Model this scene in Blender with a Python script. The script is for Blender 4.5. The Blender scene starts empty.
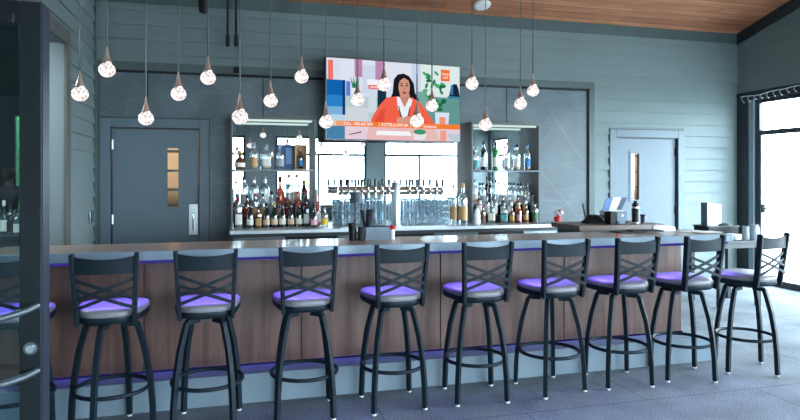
import bpy, bmesh, math, random
from mathutils import Vector, Matrix

random.seed(7)
R = math.radians
scene = bpy.context.scene
COL = scene.collection

# ------------------------------------------------------------------ camera, world, exposure
EYE = 1.53
YAW = R(15)
F = 616.0
cam_data = bpy.data.cameras.new('camera')
cam_data.sensor_width = 36
cam_data.lens = 36 * F / 800
cam_data.shift_y = -32 / 800
cam_data.clip_start = 0.05
cam_data.clip_end = 200
cam = bpy.data.objects.new('camera', cam_data)
COL.objects.link(cam)
cam.location = (0, 0, EYE)
cam.rotation_euler = (R(90), 0, -YAW)
scene.camera = cam

EXPOSURE = 0.9
scene.view_settings.view_transform = 'Standard'
scene.view_settings.look = 'None'
scene.view_settings.gamma = 1
scene.view_settings.use_curve_mapping = False
scene.view_settings.exposure = EXPOSURE
scene.cycles.use_denoising = True
scene.cycles.max_bounces = 10
scene.cycles.diffuse_bounces = 5
scene.cycles.glossy_bounces = 5
scene.cycles.transparent_max_bounces = 24
scene.cycles.sample_clamp_indirect = 6

world = bpy.data.worlds.new('overcast_sky')
scene.world = world
world.use_nodes = True
bg = world.node_tree.nodes['Background']
bg.inputs[0].default_value = (0.74, 0.90, 1.0, 1)
_nt = world.node_tree
_tc = _nt.nodes.new('ShaderNodeTexCoord'); _sx = _nt.nodes.new('ShaderNodeSeparateXYZ')
_mr = _nt.nodes.new('ShaderNodeMapRange')          # brighter sky towards the open right hand side
_mr.inputs[1].default_value = -0.3; _mr.inputs[2].default_value = 0.9
_mr.inputs[3].default_value = 5.2; _mr.inputs[4].default_value = 18.5
_nt.links.new(_tc.outputs['Generated'], _sx.inputs[0]); _nt.links.new(_sx.outputs[0], _mr.inputs[0])
_nt.links.new(_mr.outputs[0], bg.inputs[1])

# room dimensions (metres)
XL, XR, YB, YF = -1.55, 7.34, 7.67, -1.8
WALL_TOP = 3.69
SLOPE = 0.27
def ceil_z(y): return WALL_TOP + SLOPE * (YB - y)

def ang(px): return YAW + math.atan((px - 400) / F)
def xat(px, y): return y * math.tan(ang(px))
def dep(x, y): return x * math.sin(YAW) + y * math.cos(YAW)
def zat(py, x, y): return EYE + (178 - py) * dep(x, y) / F

WIN_TOP, TRANSOM = 2.68, 2.18
REAR_WINDOWS = [(-0.5, 0.27), (1.07, 3.60), (4.12, 6.60)]
RIGHT_WINDOWS = [(-1.65, -0.55), (0.35, 2.75), (3.0, 5.25)]
RIGHT_DOOR = (5.45, 7.46)

def portal(name, loc, rot, sx, sy):
    l = bpy.data.lights.new(name, 'AREA')
    l.shape = 'RECTANGLE'; l.size = sx; l.size_y = sy
    l.cycles.is_portal = True
    o = bpy.data.objects.new(name, l)
    COL.objects.link(o)
    o.location = loc; o.rotation_euler = rot
for a, b in REAR_WINDOWS:
    portal('window_portal', ((a + b) / 2, YF - 0.02, WIN_TOP / 2), (R(90), 0, 0), b - a, WIN_TOP)
for a, b in RIGHT_WINDOWS + [RIGHT_DOOR]:
    portal('window_portal', (XR + 0.02, (a + b) / 2, WIN_TOP / 2), (R(90), 0, R(90)), b - a, WIN_TOP)

def area(name, loc, rot, sx, sy, power, color):
    l = bpy.data.lights.new(name, 'AREA')
    l.shape = 'RECTANGLE'; l.size = sx; l.size_y = sy
    l.energy = power; l.color = color
    o = bpy.data.objects.new(name, l)
    COL.objects.link(o)
    o.location = loc; o.rotation_euler = rot
    return o

# ------------------------------------------------------------------ materials
def srgb(r, g, b):
    def c(v):
        v /= 255
        return v / 12.92 if v <= 0.04045 else ((v + 0.055) / 1.055) ** 2.4
    return (c(r), c(g), c(b), 1)

def base_mat(name):
    m = bpy.data.materials.new(name)
    m.use_nodes = True
    nt = m.node_tree
    return m, nt, nt.nodes['Principled BSDF']

def mat(name, col, rough=0.5, metal=0.0, vary=0.06, scale=6.0, bump=0.0, spec=0.5, coat=0.0, stretch=None):
    m, nt, p = base_mat(name)
    p.inputs['Roughness'].default_value = rough
    p.inputs['Metallic'].default_value = metal
    p.inputs['Specular IOR Level'].default_value = spec
    p.inputs['Coat Weight'].default_value = coat
    tc = nt.nodes.new('ShaderNodeTexCoord')
    mp = nt.nodes.new('ShaderNodeMapping')
    if stretch: mp.inputs['Scale'].default_value = stretch
    nz = nt.nodes.new('ShaderNodeTexNoise')
    nz.inputs['Scale'].default_value = scale
    nz.inputs['Detail'].default_value = 4
    nt.links.new(tc.outputs['Object'], mp.inputs[0])
    nt.links.new(mp.outputs[0], nz.inputs['Vector'])
    mx = nt.nodes.new('ShaderNodeMix'); mx.data_type = 'RGBA'
    nt.links.new(nz.outputs['Fac'], mx.inputs[0])
    mx.inputs[6].default_value = tuple(max(0, v * (1 - vary * 2)) for v in col[:3]) + (1,)
    mx.inputs[7].default_value = tuple(min(1, v * (1 + vary * 2)) for v in col[:3]) + (1,)
    nt.links.new(mx.outputs[2], p.inputs['Base Color'])
    if bump:
        bp = nt.nodes.new('ShaderNodeBump')
        bp.inputs['Strength'].default_value = bump
        bp.inputs['Distance'].default_value = 0.01
        nt.links.new(nz.outputs['Fac'], bp.inputs['Height'])
        nt.links.new(bp.outputs[0], p.inputs['Normal'])
    return m

def emit(name, col, strength=1.0):
    m = bpy.data.materials.new(name); m.use_nodes = True
    nt = m.node_tree; nt.nodes.clear()
    e = nt.nodes.new('ShaderNodeEmission')
    o = nt.nodes.new('ShaderNodeOutputMaterial')
    e.inputs[0].default_value = col; e.inputs[1].default_value = strength
    nt.links.new(e.outputs[0], o.inputs[0])
    return m

def glass(name, tint, refl=0.12, rough=0.02, body=0.0, bodycol=None):
    """thin glass: tinted transparency with a fresnel reflection; body mixes in some diffuse colour"""
    m = bpy.data.materials.new(name); m.use_nodes = True
    nt = m.node_tree; nt.nodes.clear()
    o = nt.nodes.new('ShaderNodeOutputMaterial')
    t = nt.nodes.new('ShaderNodeBsdfTransparent'); t.inputs[0].default_value = tint
    g = nt.nodes.new('ShaderNodeBsdfGlossy'); g.inputs['Roughness'].default_value = rough
    g.inputs[0].default_value = (0.95, 0.98, 1, 1)
    lw = nt.nodes.new('ShaderNodeLayerWeight'); lw.inputs[0].default_value = 0.25
    mr = nt.nodes.new('ShaderNodeMapRange')
    mr.inputs[3].default_value = refl * 0.5; mr.inputs[4].default_value = min(1, refl * 4)
    nt.links.new(lw.outputs['Facing'], mr.inputs[0])
    mx = nt.nodes.new('ShaderNodeMixShader')
    nt.links.new(mr.outputs[0], mx.inputs[0])
    src = t.outputs[0]
    if refl > 0.15:
        cm = nt.nodes.new('ShaderNodeMix'); cm.data_type = 'RGBA'
        pw_ = nt.nodes.new('ShaderNodeMath'); pw_.operation = 'POWER'; pw_.inputs[1].default_value = 2.2
        nt.links.new(lw.outputs['Facing'], pw_.inputs[0]); nt.links.new(pw_.outputs[0], cm.inputs[0])
        cm.inputs[6].default_value = tint
        cm.inputs[7].default_value = tuple(v*0.16 for v in tint[:3]) + (1,)
        nt.links.new(cm.outputs[2], t.inputs[0])
        lw.inputs[0].default_value = 0.45
    if body:
        d = nt.nodes.new('ShaderNodeBsdfDiffuse'); d.inputs[0].default_value = bodycol or tint
        m2 = nt.nodes.new('ShaderNodeMixShader'); m2.inputs[0].default_value = body
        nt.links.new(t.outputs[0], m2.inputs[1]); nt.links.new(d.outputs[0], m2.inputs[2])
        src = m2.outputs[0]
    nt.links.new(src, mx.inputs[1]); nt.links.new(g.outputs[0], mx.inputs[2])
    nt.links.new(mx.outputs[0], o.inputs[0])
    return m

def wood_mat(name, c1, c2, rough, axis_scale, bump=0.05, spec=0.5, coat=0.0):
    m, nt, p = base_mat(name)
    p.inputs['Roughness'].default_value = rough
    p.inputs['Specular IOR Level'].default_value = spec
    p.inputs['Coat Weight'].default_value = coat
    p.inputs['Coat Roughness'].default_value = 0.12
    tc = nt.nodes.new('ShaderNodeTexCoord')
    mp = nt.nodes.new('ShaderNodeMapping'); mp.inputs['Scale'].default_value = axis_scale
    nz = nt.nodes.new('ShaderNodeTexNoise'); nz.inputs['Scale'].default_value = 3
    nz.inputs['Detail'].default_value = 8; nz.inputs['Roughness'].default_value = 0.65
    nt.links.new(tc.outputs['Object'], mp.inputs[0]); nt.links.new(mp.outputs[0], nz.inputs['Vector'])
    cr = nt.nodes.new('ShaderNodeValToRGB')
    cr.color_ramp.elements[0].position = 0.3; cr.color_ramp.elements[0].color = c1
    cr.color_ramp.elements[1].position = 0.72; cr.color_ramp.elements[1].color = c2
    nt.links.new(nz.outputs['Fac'], cr.inputs[0]); nt.links.new(cr.outputs[0], p.inputs['Base Color'])
    if bump:
        bp = nt.nodes.new('ShaderNodeBump'); bp.inputs['Strength'].default_value = bump
        bp.inputs['Distance'].default_value = 0.01
        nt.links.new(nz.outputs['Fac'], bp.inputs['Height']); nt.links.new(bp.outputs[0], p.inputs['Normal'])
    return m

M = {}
M['siding'] = mat('painted_siding', srgb(110, 124, 125), 0.6, vary=0.04, scale=3)
M['trim'] = mat('dark_trim_paint', srgb(72, 86, 86), 0.5, vary=0.04)
M['casing'] = mat('brown_grey_casing', srgb(88, 88, 84), 0.55, vary=0.04)
M['wallbase'] = mat('plain_wall_paint', srgb(112, 124, 126), 0.7, vary=0.03)
M['door'] = mat('door_paint', srgb(92, 107, 117), 0.45, vary=0.03)
M['frame_dark'] = mat('dark_window_frame', srgb(36, 44, 50), 0.4, vary=0.05)
M['stile'] = mat('black_door_stile', srgb(20, 26, 29), 0.45, vary=0.05, spec=0.2)
M['stile_edge'] = mat('door_edge_metal', srgb(34, 38, 52), 0.5, vary=0.05, spec=0.2)
M['stool_metal'] = mat('powder_coated_metal', srgb(20, 31, 39), 0.5, metal=0.0, vary=0.1, scale=30, spec=0.16)
M['vinyl'] = mat('seat_vinyl', srgb(116, 113, 120), 0.42, vary=0.05, scale=20, bump=0.04)
M['glide'] = mat('plastic_glide', srgb(205, 210, 212), 0.5)
M['steel'] = mat('brushed_steel', srgb(205, 210, 214), 0.38, metal=1.0, vary=0.05, scale=12, stretch=(1, 1, 20))
M['steel_dark'] = mat('dark_steel', srgb(120, 128, 134), 0.3, metal=1.0)
M['chrome'] = mat('chrome', srgb(225, 228, 230), 0.12, metal=1.0, vary=0.01)
M['bronze'] = mat('bronze_fitting', srgb(206, 178, 166), 0.3, metal=0.85)
M['cord'] = mat('grey_cord', srgb(84, 92, 96), 0.5, metal=0.2)
M['black'] = mat('black_plastic', srgb(16, 18, 21), 0.45, spec=0.25)
M['blackmatte'] = mat('matte_black', srgb(16, 19, 22), 0.8)
M['white'] = mat('white_paper', srgb(232, 234, 236), 0.7, vary=0.01)
M['ceramic'] = mat('white_ceramic', srgb(230, 228, 222), 0.2, vary=0.02)
M['kick'] = mat('bar_kick_paint', srgb(108, 124, 136), 0.5, vary=0.05, scale=4)
M['bartop'] = wood_mat('bar_top_wood', srgb(128, 100, 88), srgb(178, 146, 128), 0.32, (0.5, 7, 7), 0.015, 0.5, 0.4)
M['baredge'] = mat('bar_edge_metal', srgb(122, 138, 150), 0.35, metal=0.2, vary=0.03)
M['walnut'] = wood_mat('walnut_panel', srgb(70, 48, 42), srgb(112, 82, 74), 0.4, (7, 7, 0.5), 0.03)
M['counterwood'] = wood_mat('service_counter_wood', srgb(84, 68, 62), srgb(126, 104, 94), 0.35, (1, 8, 8), 0.03)
M['mirror'] = mat('mirror_silver', (0.86, 0.93, 0.95, 1), 0.005, metal=1.0, vary=0.0)
M['cabinet'] = mat('shelf_unit_laminate', srgb(98, 99, 98), 0.5, vary=0.04)
M['cabinet_edge'] = mat('shelf_edge_metal', srgb(104, 112, 116), 0.4, metal=0.2)
M['screenbody'] = mat('television_bezel', srgb(14, 16, 18), 0.3)
M['pane'] = glass('clear_window_glass', (0.97, 0.99, 1, 1), 0.06)
M['doorpane'] = glass('tinted_door_glass', (0.68, 0.78, 0.80, 1), 0.04)
M['kitchen'] = mat('kitchen_wall', srgb(226, 196, 160), 0.7)
M['grey'] = mat('soft_grey', srgb(96, 106, 114), 0.6)
M['bluebox'] = mat('navy_carton', srgb(22, 62, 112), 0.5)
M['bluepale'] = mat('pale_blue_print', srgb(90, 130, 170), 0.5)
M['pine'] = mat('pale_wood_box', srgb(206, 158, 108), 0.5, vary=0.1, stretch=(1, 1, 8))
M['pitcher'] = mat('grey_glaze', srgb(150, 160, 168), 0.25)
M['red'] = mat('red_plastic', srgb(190, 34, 44), 0.4)
M['pink'] = mat('pink_petals', srgb(222, 120, 140), 0.6)
M['cardblue'] = mat('blue_print', srgb(70, 110, 160), 0.5)
M['navy'] = mat('navy_print', srgb(24, 44, 84), 0.5)
M['concrete'] = mat('patio_concrete', srgb(205, 208, 208), 0.8, scale=2)
M['foliage'] = mat('hedge_leaves', srgb(60, 150, 84), 0.6, vary=0.4, scale=5)
M['stem'] = mat('stem_brown', srgb(80, 62, 48), 0.8)
M['skin'] = mat('skin', srgb(196, 140, 116), 0.55)
M['hair'] = mat('brown_hair', srgb(66, 44, 36), 0.6, vary=0.2, scale=40)
M['shirt'] = mat('black_shirt', srgb(22, 24, 28), 0.8)
M['trousers'] = mat('dark_trousers', srgb(34, 38, 48), 0.8)
M['towel'] = mat('white_towel', srgb(226, 230, 234), 0.9, bump=0.3, scale=60)
M['lampshade'] = mat('grey_lamp_shade', srgb(52, 62, 72), 0.6)
M['caddy'] = mat('galvanised_caddy', srgb(92, 108, 122), 0.5, metal=0.1)

# marble-look slate panels
def slate():
    m, nt, p = base_mat('veined_slate_panel')
    p.inputs['Roughness'].default_value = 0.42
    tc = nt.nodes.new('ShaderNodeTexCoord')
    n1 = nt.nodes.new('ShaderNodeTexNoise'); n1.inputs['Scale'].default_value = 2.5; n1.inputs['Detail'].default_value = 6
    nt.links.new(tc.outputs['Object'], n1.inputs['Vector'])
    cr = nt.nodes.new('ShaderNodeValToRGB')
    cr.color_ramp.elements[0].position = 0.3; cr.color_ramp.elements[0].color = srgb(74, 86, 92)
    cr.color_ramp.elements[1].position = 0.75; cr.color_ramp.elements[1].color = srgb(96, 108, 114)
    nt.links.new(n1.outputs['Fac'], cr.inputs[0])
    base = cr.outputs[0]
    for rot, sc in ((38, 1.6), (-52, 1.1), (12, 0.9)):
        mp = nt.nodes.new('ShaderNodeMapping')
        mp.inputs['Rotation'].default_value = (0, R(rot), 0)
        mp.inputs['Scale'].default_value = (0.28, 1, 1.0)
        vo = nt.nodes.new('ShaderNodeTexVoronoi'); vo.feature = 'DISTANCE_TO_EDGE'
        vo.inputs['Scale'].default_value = sc * 1.7
        nt.links.new(tc.outputs['Object'], mp.inputs[0]); nt.links.new(mp.outputs[0], vo.inputs['Vector'])
        lt = nt.nodes.new('ShaderNodeMapRange')
        lt.inputs[1].default_value = 0.0; lt.inputs[2].default_value = 0.007
        lt.inputs[3].default_value = 0.13; lt.inputs[4].default_value = 0.0
        nt.links.new(vo.outputs[0], lt.inputs[0])
        mx = nt.nodes.new('ShaderNodeMix'); mx.data_type = 'RGBA'
        nt.links.new(lt.outputs[0], mx.inputs[0]); nt.links.new(base, mx.inputs[6])
        mx.inputs[7].default_value = srgb(168, 178, 182)
        base = mx.outputs[2]
    nt.links.new(base, p.inputs['Base Color'])
    return m
M['slate'] = slate()

def carpet():
    m, nt, p = base_mat('speckled_carpet')
    p.inputs['Roughness'].default_value = 0.95
    p.inputs['Specular IOR Level'].default_value = 0.2
    tc = nt.nodes.new('ShaderNodeTexCoord')
    n1 = nt.nodes.new('ShaderNodeTexNoise'); n1.inputs['Scale'].default_value = 90; n1.inputs['Detail'].default_value = 3
    n2 = nt.nodes.new('ShaderNodeTexNoise'); n2.inputs['Scale'].default_value = 2.2; n2.inputs['Detail'].default_value = 4
    nt.links.new(tc.outputs['Object'], n1.inputs['Vector']); nt.links.new(tc.outputs['Object'], n2.inputs['Vector'])
    ad = nt.nodes.new('ShaderNodeMath'); ad.operation = 'MULTIPLY_ADD'; ad.inputs[1].default_value = 0.6
    sc = nt.nodes.new('ShaderNodeMath'); sc.operation = 'MULTIPLY'; sc.inputs[1].default_value = 0.4
    nt.links.new(n2.outputs['Fac'], sc.inputs[0])
    nt.links.new(n1.outputs['Fac'], ad.inputs[0]); nt.links.new(sc.outputs[0], ad.inputs[2])
    cr = nt.nodes.new('ShaderNodeValToRGB')
    cr.color_ramp.elements[0].position = 0.36; cr.color_ramp.elements[0].color = srgb(76, 83, 91)
    cr.color_ramp.elements[1].position = 0.64; cr.color_ramp.elements[1].color = srgb(130, 138, 146)
    nt.links.new(ad.outputs[0], cr.inputs[0])
    br = nt.nodes.new('ShaderNodeTexBrick')
    br.inputs['Scale'].default_value = 1.0
    br.inputs['Brick Width'].default_value = 1.83; br.inputs['Row Height'].default_value = 1.83
    br.inputs['Mortar Size'].default_value = 0.006
    br.inputs['Color1'].default_value = (1, 1, 1, 1); br.inputs['Color2'].default_value = (1, 1, 1, 1)
    br.inputs['Mortar'].default_value = (0.62, 0.62, 0.62, 1)
    nt.links.new(tc.outputs['Object'], br.inputs['Vector'])
    mx = nt.nodes.new('ShaderNodeMix'); mx.data_type = 'RGBA'; mx.blend_type = 'MULTIPLY'; mx.inputs[0].default_value = 1
    nt.links.new(cr.outputs[0], mx.inputs[6]); nt.links.new(br.outputs[0], mx.inputs[7])
    nt.links.new(mx.outputs[2], p.inputs['Base Color'])
    bp = nt.nodes.new('ShaderNodeBump'); bp.inputs['Strength'].default_value = 0.3; bp.inputs['Distance'].default_value = 0.01
    nt.links.new(n1.outputs['Fac'], bp.inputs['Height']); nt.links.new(bp.outputs[0], p.inputs['Normal'])
    return m
M['carpet'] = carpet()

def ceiling_wood():
    m, nt, p = base_mat('tongue_and_groove_cedar')
    p.inputs['Roughness'].default_value = 0.45
    tc = nt.nodes.new('ShaderNodeTexCoord')
    br = nt.nodes.new('ShaderNodeTexBrick')
    br.inputs['Scale'].default_value = 1; br.inputs['Brick Width'].default_value = 2.6
    br.inputs['Row Height'].default_value = 0.13; br.inputs['Mortar Size'].default_value = 0.004
    br.inputs['Bias'].default_value = 0.0
    br.inputs['Color1'].default_value = srgb(156, 96, 66); br.inputs['Color2'].default_value = srgb(192, 128, 90)
    br.inputs['Mortar'].default_value = srgb(70, 44, 32)
    nt.links.new(tc.outputs['Object'], br.inputs['Vector'])
    mp = nt.nodes.new('ShaderNodeMapping'); mp.inputs['Scale'].default_value = (0.8, 9, 9)
    nz = nt.nodes.new('ShaderNodeTexNoise'); nz.inputs['Scale'].default_value = 2; nz.inputs['Detail'].default_value = 8
    nt.links.new(tc.outputs['Object'], mp.inputs[0]); nt.links.new(mp.outputs[0], nz.inputs['Vector'])
    cr = nt.nodes.new('ShaderNodeValToRGB')
    cr.color_ramp.elements[0].position = 0.3; cr.color_ramp.elements[0].color = (0.55, 0.5, 0.46, 1)
    cr.color_ramp.elements[1].position = 0.6; cr.color_ramp.elements[1].color = (1, 1, 1, 1)
    nt.links.new(nz.outputs['Fac'], cr.inputs[0])
    mx = nt.nodes.new('ShaderNodeMix'); mx.data_type = 'RGBA'; mx.blend_type = 'MULTIPLY'; mx.inputs[0].default_value = 0.9
    nt.links.new(br.outputs[0], mx.inputs[6]); nt.links.new(cr.outputs[0], mx.inputs[7])
    nt.links.new(mx.outputs[2], p.inputs['Base Color'])
    return m
M['cedar'] = ceiling_wood()

def globe_mat():
    m = bpy.data.materials.new('bubbled_glass_lit'); m.use_nodes = True
    nt = m.node_tree; nt.nodes.clear()
    o = nt.nodes.new('ShaderNodeOutputMaterial'); e = nt.nodes.new('ShaderNodeEmission')
    tc = nt.nodes.new('ShaderNodeTexCoord')
    vo = nt.nodes.new('ShaderNodeTexVoronoi'); vo.inputs['Scale'].default_value = 70
    nz = nt.nodes.new('ShaderNodeTexNoise'); nz.inputs['Scale'].default_value = 45
    nt.links.new(tc.outputs['Object'], vo.inputs['Vector']); nt.links.new(tc.outputs['Object'], nz.inputs['Vector'])
    ml = nt.nodes.new('ShaderNodeMath'); ml.operation = 'MULTIPLY'
    nt.links.new(vo.outputs['Distance'], ml.inputs[0]); nt.links.new(nz.outputs['Fac'], ml.inputs[1])
    cr = nt.nodes.new('ShaderNodeValToRGB')
    cr.color_ramp.elements[0].position = 0.08; cr.color_ramp.elements[0].color = (1.0, 0.93, 0.90, 1)
    cr.color_ramp.elements[1].position = 0.34; cr.color_ramp.elements[1].color = (0.34, 0.28, 0.27, 1)
    nt.links.new(ml.outputs[0], cr.inputs[0]); nt.links.new(cr.outputs[0], e.inputs[0])
    e.inputs[1].default_value = 1.1
    g = nt.nodes.new('ShaderNodeBsdfGlossy'); g.inputs['Roughness'].default_value = 0.1
    mx = nt.nodes.new('ShaderNodeMixShader'); mx.inputs[0].default_value = 0.12
    nt.links.new(e.outputs[0], mx.inputs[1]); nt.links.new(g.outputs[0], mx.inputs[2])
    nt.links.new(mx.outputs[0], o.inputs[0])
    return m
M['globe'] = globe_mat()

# ------------------------------------------------------------------ mesh helpers
class MB:
    def __init__(s): s.v = []; s.f = []
    def add(s, vs, fs):
        n = len(s.v); s.v += [tuple(v) for v in vs]; s.f += [tuple(i + n for i in f) for f in fs]; return s
    def box(s, x0, x1, y0, y1, z0, z1):
        return s.add([(x0,y0,z0),(x1,y0,z0),(x1,y1,z0),(x0,y1,z0),(x0,y0,z1),(x1,y0,z1),(x1,y1,z1),(x0,y1,z1)],
                     [(0,3,2,1),(4,5,6,7),(0,1,5,4),(1,2,6,5),(2,3,7,6),(3,0,4,7)])
    def lathe(s, prof, n=20, c=(0,0,0), cap=True, sy=1.0, pw=None):
        vs = []; fs = []
        for r, z in prof:
            for k in range(n):
                a = 2*math.pi*k/n
                ca, sa = math.cos(a), math.sin(a)
                q = 1
                if pw: q = 1/((abs(ca)**pw + abs(sa)**pw)**(1/pw))
                vs.append((c[0]+r*ca*q, c[1]+r*sa*q*sy, c[2]+z))
        for i in range(len(prof)-1):
            for k in range(n):
                k2 = (k+1) % n
                fs.append((i*n+k, i*n+k2, (i+1)*n+k2, (i+1)*n+k))
        if cap:
            fs.append(tuple(reversed(range(n))))
            fs.append(tuple((len(prof)-1)*n+k for k in range(n)))
        return s.add(vs, fs)
    def sweep(s, pts, w, h=None, ref=(0,0,1), n=None, closed=False, scale=None):
        """sweep a w x h rectangle (or an n-gon of radius w) along points"""
        pts = [Vector(p) for p in pts]; ref = Vector(ref); vs = []; fs = []
        N = len(pts)
        if n: sec = [(w*math.cos(2*math.pi*k/n), w*math.sin(2*math.pi*k/n)) for k in range(n)]
        else: sec = [(-w/2,-h/2),(w/2,-h/2),(w/2,h/2),(-w/2,h/2)]
        m = len(sec)
        for i, p in enumerate(pts):
            if closed: t = pts[(i+1) % N] - pts[i-1]
            else: t = pts[min(i+1, N-1)] - pts[max(i-1, 0)]
            t.normalize()
            side = t.cross(ref)
            if side.length < 1e-4: side = t.cross(Vector((0,1,0)))
            side.normalize(); up = side.cross(t).normalized()
            q = scale[i] if scale else 1
            for a, b in sec: vs.append(p + side*a*q + up*b*q)
        rng = N if closed else N-1
        for i in range(rng):
            j = (i+1) % N
            for k in range(m):
                k2 = (k+1) % m
                fs.append((i*m+k, i*m+k2, j*m+k2, j*m+k))
        if not closed:
            fs.append(tuple(reversed(range(m)))); fs.append(tuple((N-1)*m+k for k in range(m)))
        return s.add(vs, fs)
    def prism(s, poly, a, b, axis='z'):
        n = len(poly)
        def P(u, v, w):
            return {'z': (u, v, w), 'y': (u, w, v), 'x': (w, u, v)}[axis]
        vs = [P(u, v, a) for u, v in poly] + [P(u, v, b) for u, v in poly]
        fs = [tuple(reversed(range(n))), tuple(range(n, 2*n))] + [(i, (i+1) % n, n+(i+1) % n, n+i) for i in range(n)]
        return s.add(vs, fs)
    def ball(s, c, r, nu=16, nv=10, sc=(1,1,1)):
        prof = [(r*math.sin(math.pi*k/nv)*sc[0], -r*math.cos(math.pi*k/nv)*sc[2]) for k in range(nv+1)]
        prof[0] = (0.0005, prof[0][1]); prof[-1] = (0.0005, prof[-1][1])
        return s.lathe(prof, nu, c, True, sc[1]/sc[0])
    def build(s, name, m, parent=None, smooth=False, bevel=0.0, seg=2):
        me = bpy.data.meshes.new(name); me.from_pydata(s.v, [], s.f)
        bm = bmesh.new(); bm.from_mesh(me)
        bmesh.ops.recalc_face_normals(bm, faces=bm.faces); bm.to_mesh(me); bm.free()
        if m is not None: me.materials.append(m)
        o = bpy.data.objects.new(name, me); COL.objects.link(o)
        if parent: o.parent = parent
        if smooth:
            for p in me.polygons: p.use_smooth = True
            try: me.set_sharp_from_angle(angle=R(38))
            except Exception: pass
        if bevel:
            b = o.modifiers.new('bevel', 'BEVEL'); b.width = bevel; b.segments = seg; b.limit_method = 'ANGLE'
        return o

def tag(o, label=None, cat=None, group=None, kind=None):
    if label: o['label'] = label
    if cat: o['category'] = cat
    if group: o['group'] = group
    if kind: o['kind'] = kind
    return o
def thing(name, label, cat, loc=(0,0,0), rz=0, group=None):
    o = bpy.data.objects.new(name, None); COL.objects.link(o)
    o.empty_display_size = 0.1
    o.location = loc; o.rotation_euler = (0, 0, rz)
    return tag(o, label, cat, group)
def dup(o, parent=None, **k):
    c = o.copy(); COL.objects.link(c)
    if parent is not None: c.parent = parent
    for ch in list(o.children): dup(ch, c)
    for key, v in k.items():
        if key == 'loc': c.location = v
        elif key == 'rz': c.rotation_euler = (0, 0, v)
        else: c[key] = v
    return c
def struct(o, label=None, cat=None): return tag(o, label, cat, kind='structure')

def wall_mb(u0, u1, z0, z1, opens, a, b, axis):
    mb = MB()
    us = sorted({u0, u1} | {v for o in opens for v in o[:2]})
    for p, q in zip(us, us[1:]):
        mid = (p + q) / 2
        cuts = sorted([(o[2], o[3]) for o in opens if o[0] < mid < o[1]])
        z = z0
        for c0, c1 in cuts + [(z1, z1)]:
            if c0 - z > 1e-4:
                if axis == 'x': mb.box(p, q, a, b, z, c0)
                else: mb.box(a, b, p, q, z, c0)
            z = c1
    return mb

def siding(name, rects, pitch, plane, axis, sign, parent, clip=None):
    """lap boards on a wall plane; axis = the wall's running axis, sign = room side"""
    vs, fs = [], []
    for (u0, u1, z0, z1) in rects:
        k = math.floor(z0 / pitch)
        while k * pitch < z1:
            a, b = max(z0, k*pitch), min(z1, (k+1)*pitch)
            if b - a > 0.01:
                oa = 0.026 - 0.022 * (a - k*pitch) / pitch
                ob = 0.026 - 0.022 * (b - k*pitch) / pitch
                n = len(vs)
                for u in (u0, u1):
                    for off, z in ((0, a), (oa, a), (ob, b)):
                        w = plane + sign * off
                        vs.append((u, w, z) if axis == 'x' else (w, u, z))
                fs += [(n, n+1, n+4, n+3), (n+1, n+2, n+5, n+4)]
            k += 1
    me = bpy.data.meshes.new(name); me.from_pydata(vs, [], fs)
    if clip:
        bm = bmesh.new(); bm.from_mesh(me)
        bmesh.ops.bisect_plane(bm, geom=bm.verts[:]+bm.edges[:]+bm.faces[:], plane_co=clip[0], plane_no=clip[1], clear_outer=True)
        bm.to_mesh(me); bm.free()
    me.materials.append(M['siding'])
    o = bpy.data.objects.new(name, me); COL.objects.link(o); o.parent = parent
    return o

# ------------------------------------------------------------------ room shell
struct(MB().box(XL-0.3, XR+0.14, YF-0.14, YB+0.14, -0.12, 0).build('floor', M['carpet']),
       'speckled blue grey carpet tile floor of the bar room', 'floor')
struct(MB().box(-60, 80, -60, 80, -0.4, -0.14).build('floor_outdoor', M['concrete']),
       'pale concrete patio ground outside the glazed right wall', 'ground')

c = MB().prism([(YB+0.14, ceil_z(YB+0.14)), (YF-0.14, ceil_z(YF-0.14)), (YF-0.14, ceil_z(YF-0.14)+0.15), (YB+0.14, ceil_z(YB+0.14)+0.15)], XL-0.14, XR+0.14, 'x')
struct(c.build('ceiling', M['cedar']), 'sloping tongue and groove cedar plank ceiling above the bar', 'ceiling')

D1 = (-1.375, -0.405, 0.0, 2.115)     # door openings in the back wall
D2 = (5.225, 6.255, 0.0, 2.115)
wb = struct(wall_mb(XL-0.14, XR+0.14, 0, WALL_TOP+0.03, [D1, D2], YB, YB+0.14, 'x').build('wall_back', M['wallbase']),
            'grey green back wall behind the bar with lap siding', 'wall')
siding('siding_boards', [(XL, 4.87, 2.87, 3.55), (4.87, XR, 2.26, 3.55), (4.87, 5.12, 0, 2.26), (6.36, XR, 0, 2.26)], 0.165, YB, 'x', -1, wb)
wall_mb(XL, 4.80, 0, 2.78, [D1], YB-0.012, YB-0.0005, 'x').build('slate_panelling', M['slate'], wb)
D1o = None
sm = MB()
for x in (-0.977, 0.33, 3.54):
    sm.box(x-0.006, x+0.006, YB-0.0145, YB-0.011, 2.235 if x < 0 else 0.9, 2.77)
sm.box(XL+0.07, 4.78, YB-0.016, YB-0.011, 2.745, 2.775)
sm.box(4.755, 4.785, YB-0.016, YB-0.011, 0, 2.775)
sm.build('panel_joint', M['blackmatte'], wb)
tm = MB().box(XL, 4.87, YB-0.035, YB, 2.775, 2.87).box(4.785, 4.87, YB-0.035, YB, 0, 2.775)
tm.box(XL, XL+0.07, YB-0.03, YB, 0, 2.775).box(XL, XL+0.035, YB-0.075, YB-0.035, 0, 3.6)
tm.build('panel_frame', M['trim'], wb, bevel=0.003)
MB().box(XL, XR, YB-0.03, YB, 3.55, WALL_TOP+0.01).build('frieze_board', M['trim'], wb)

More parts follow.
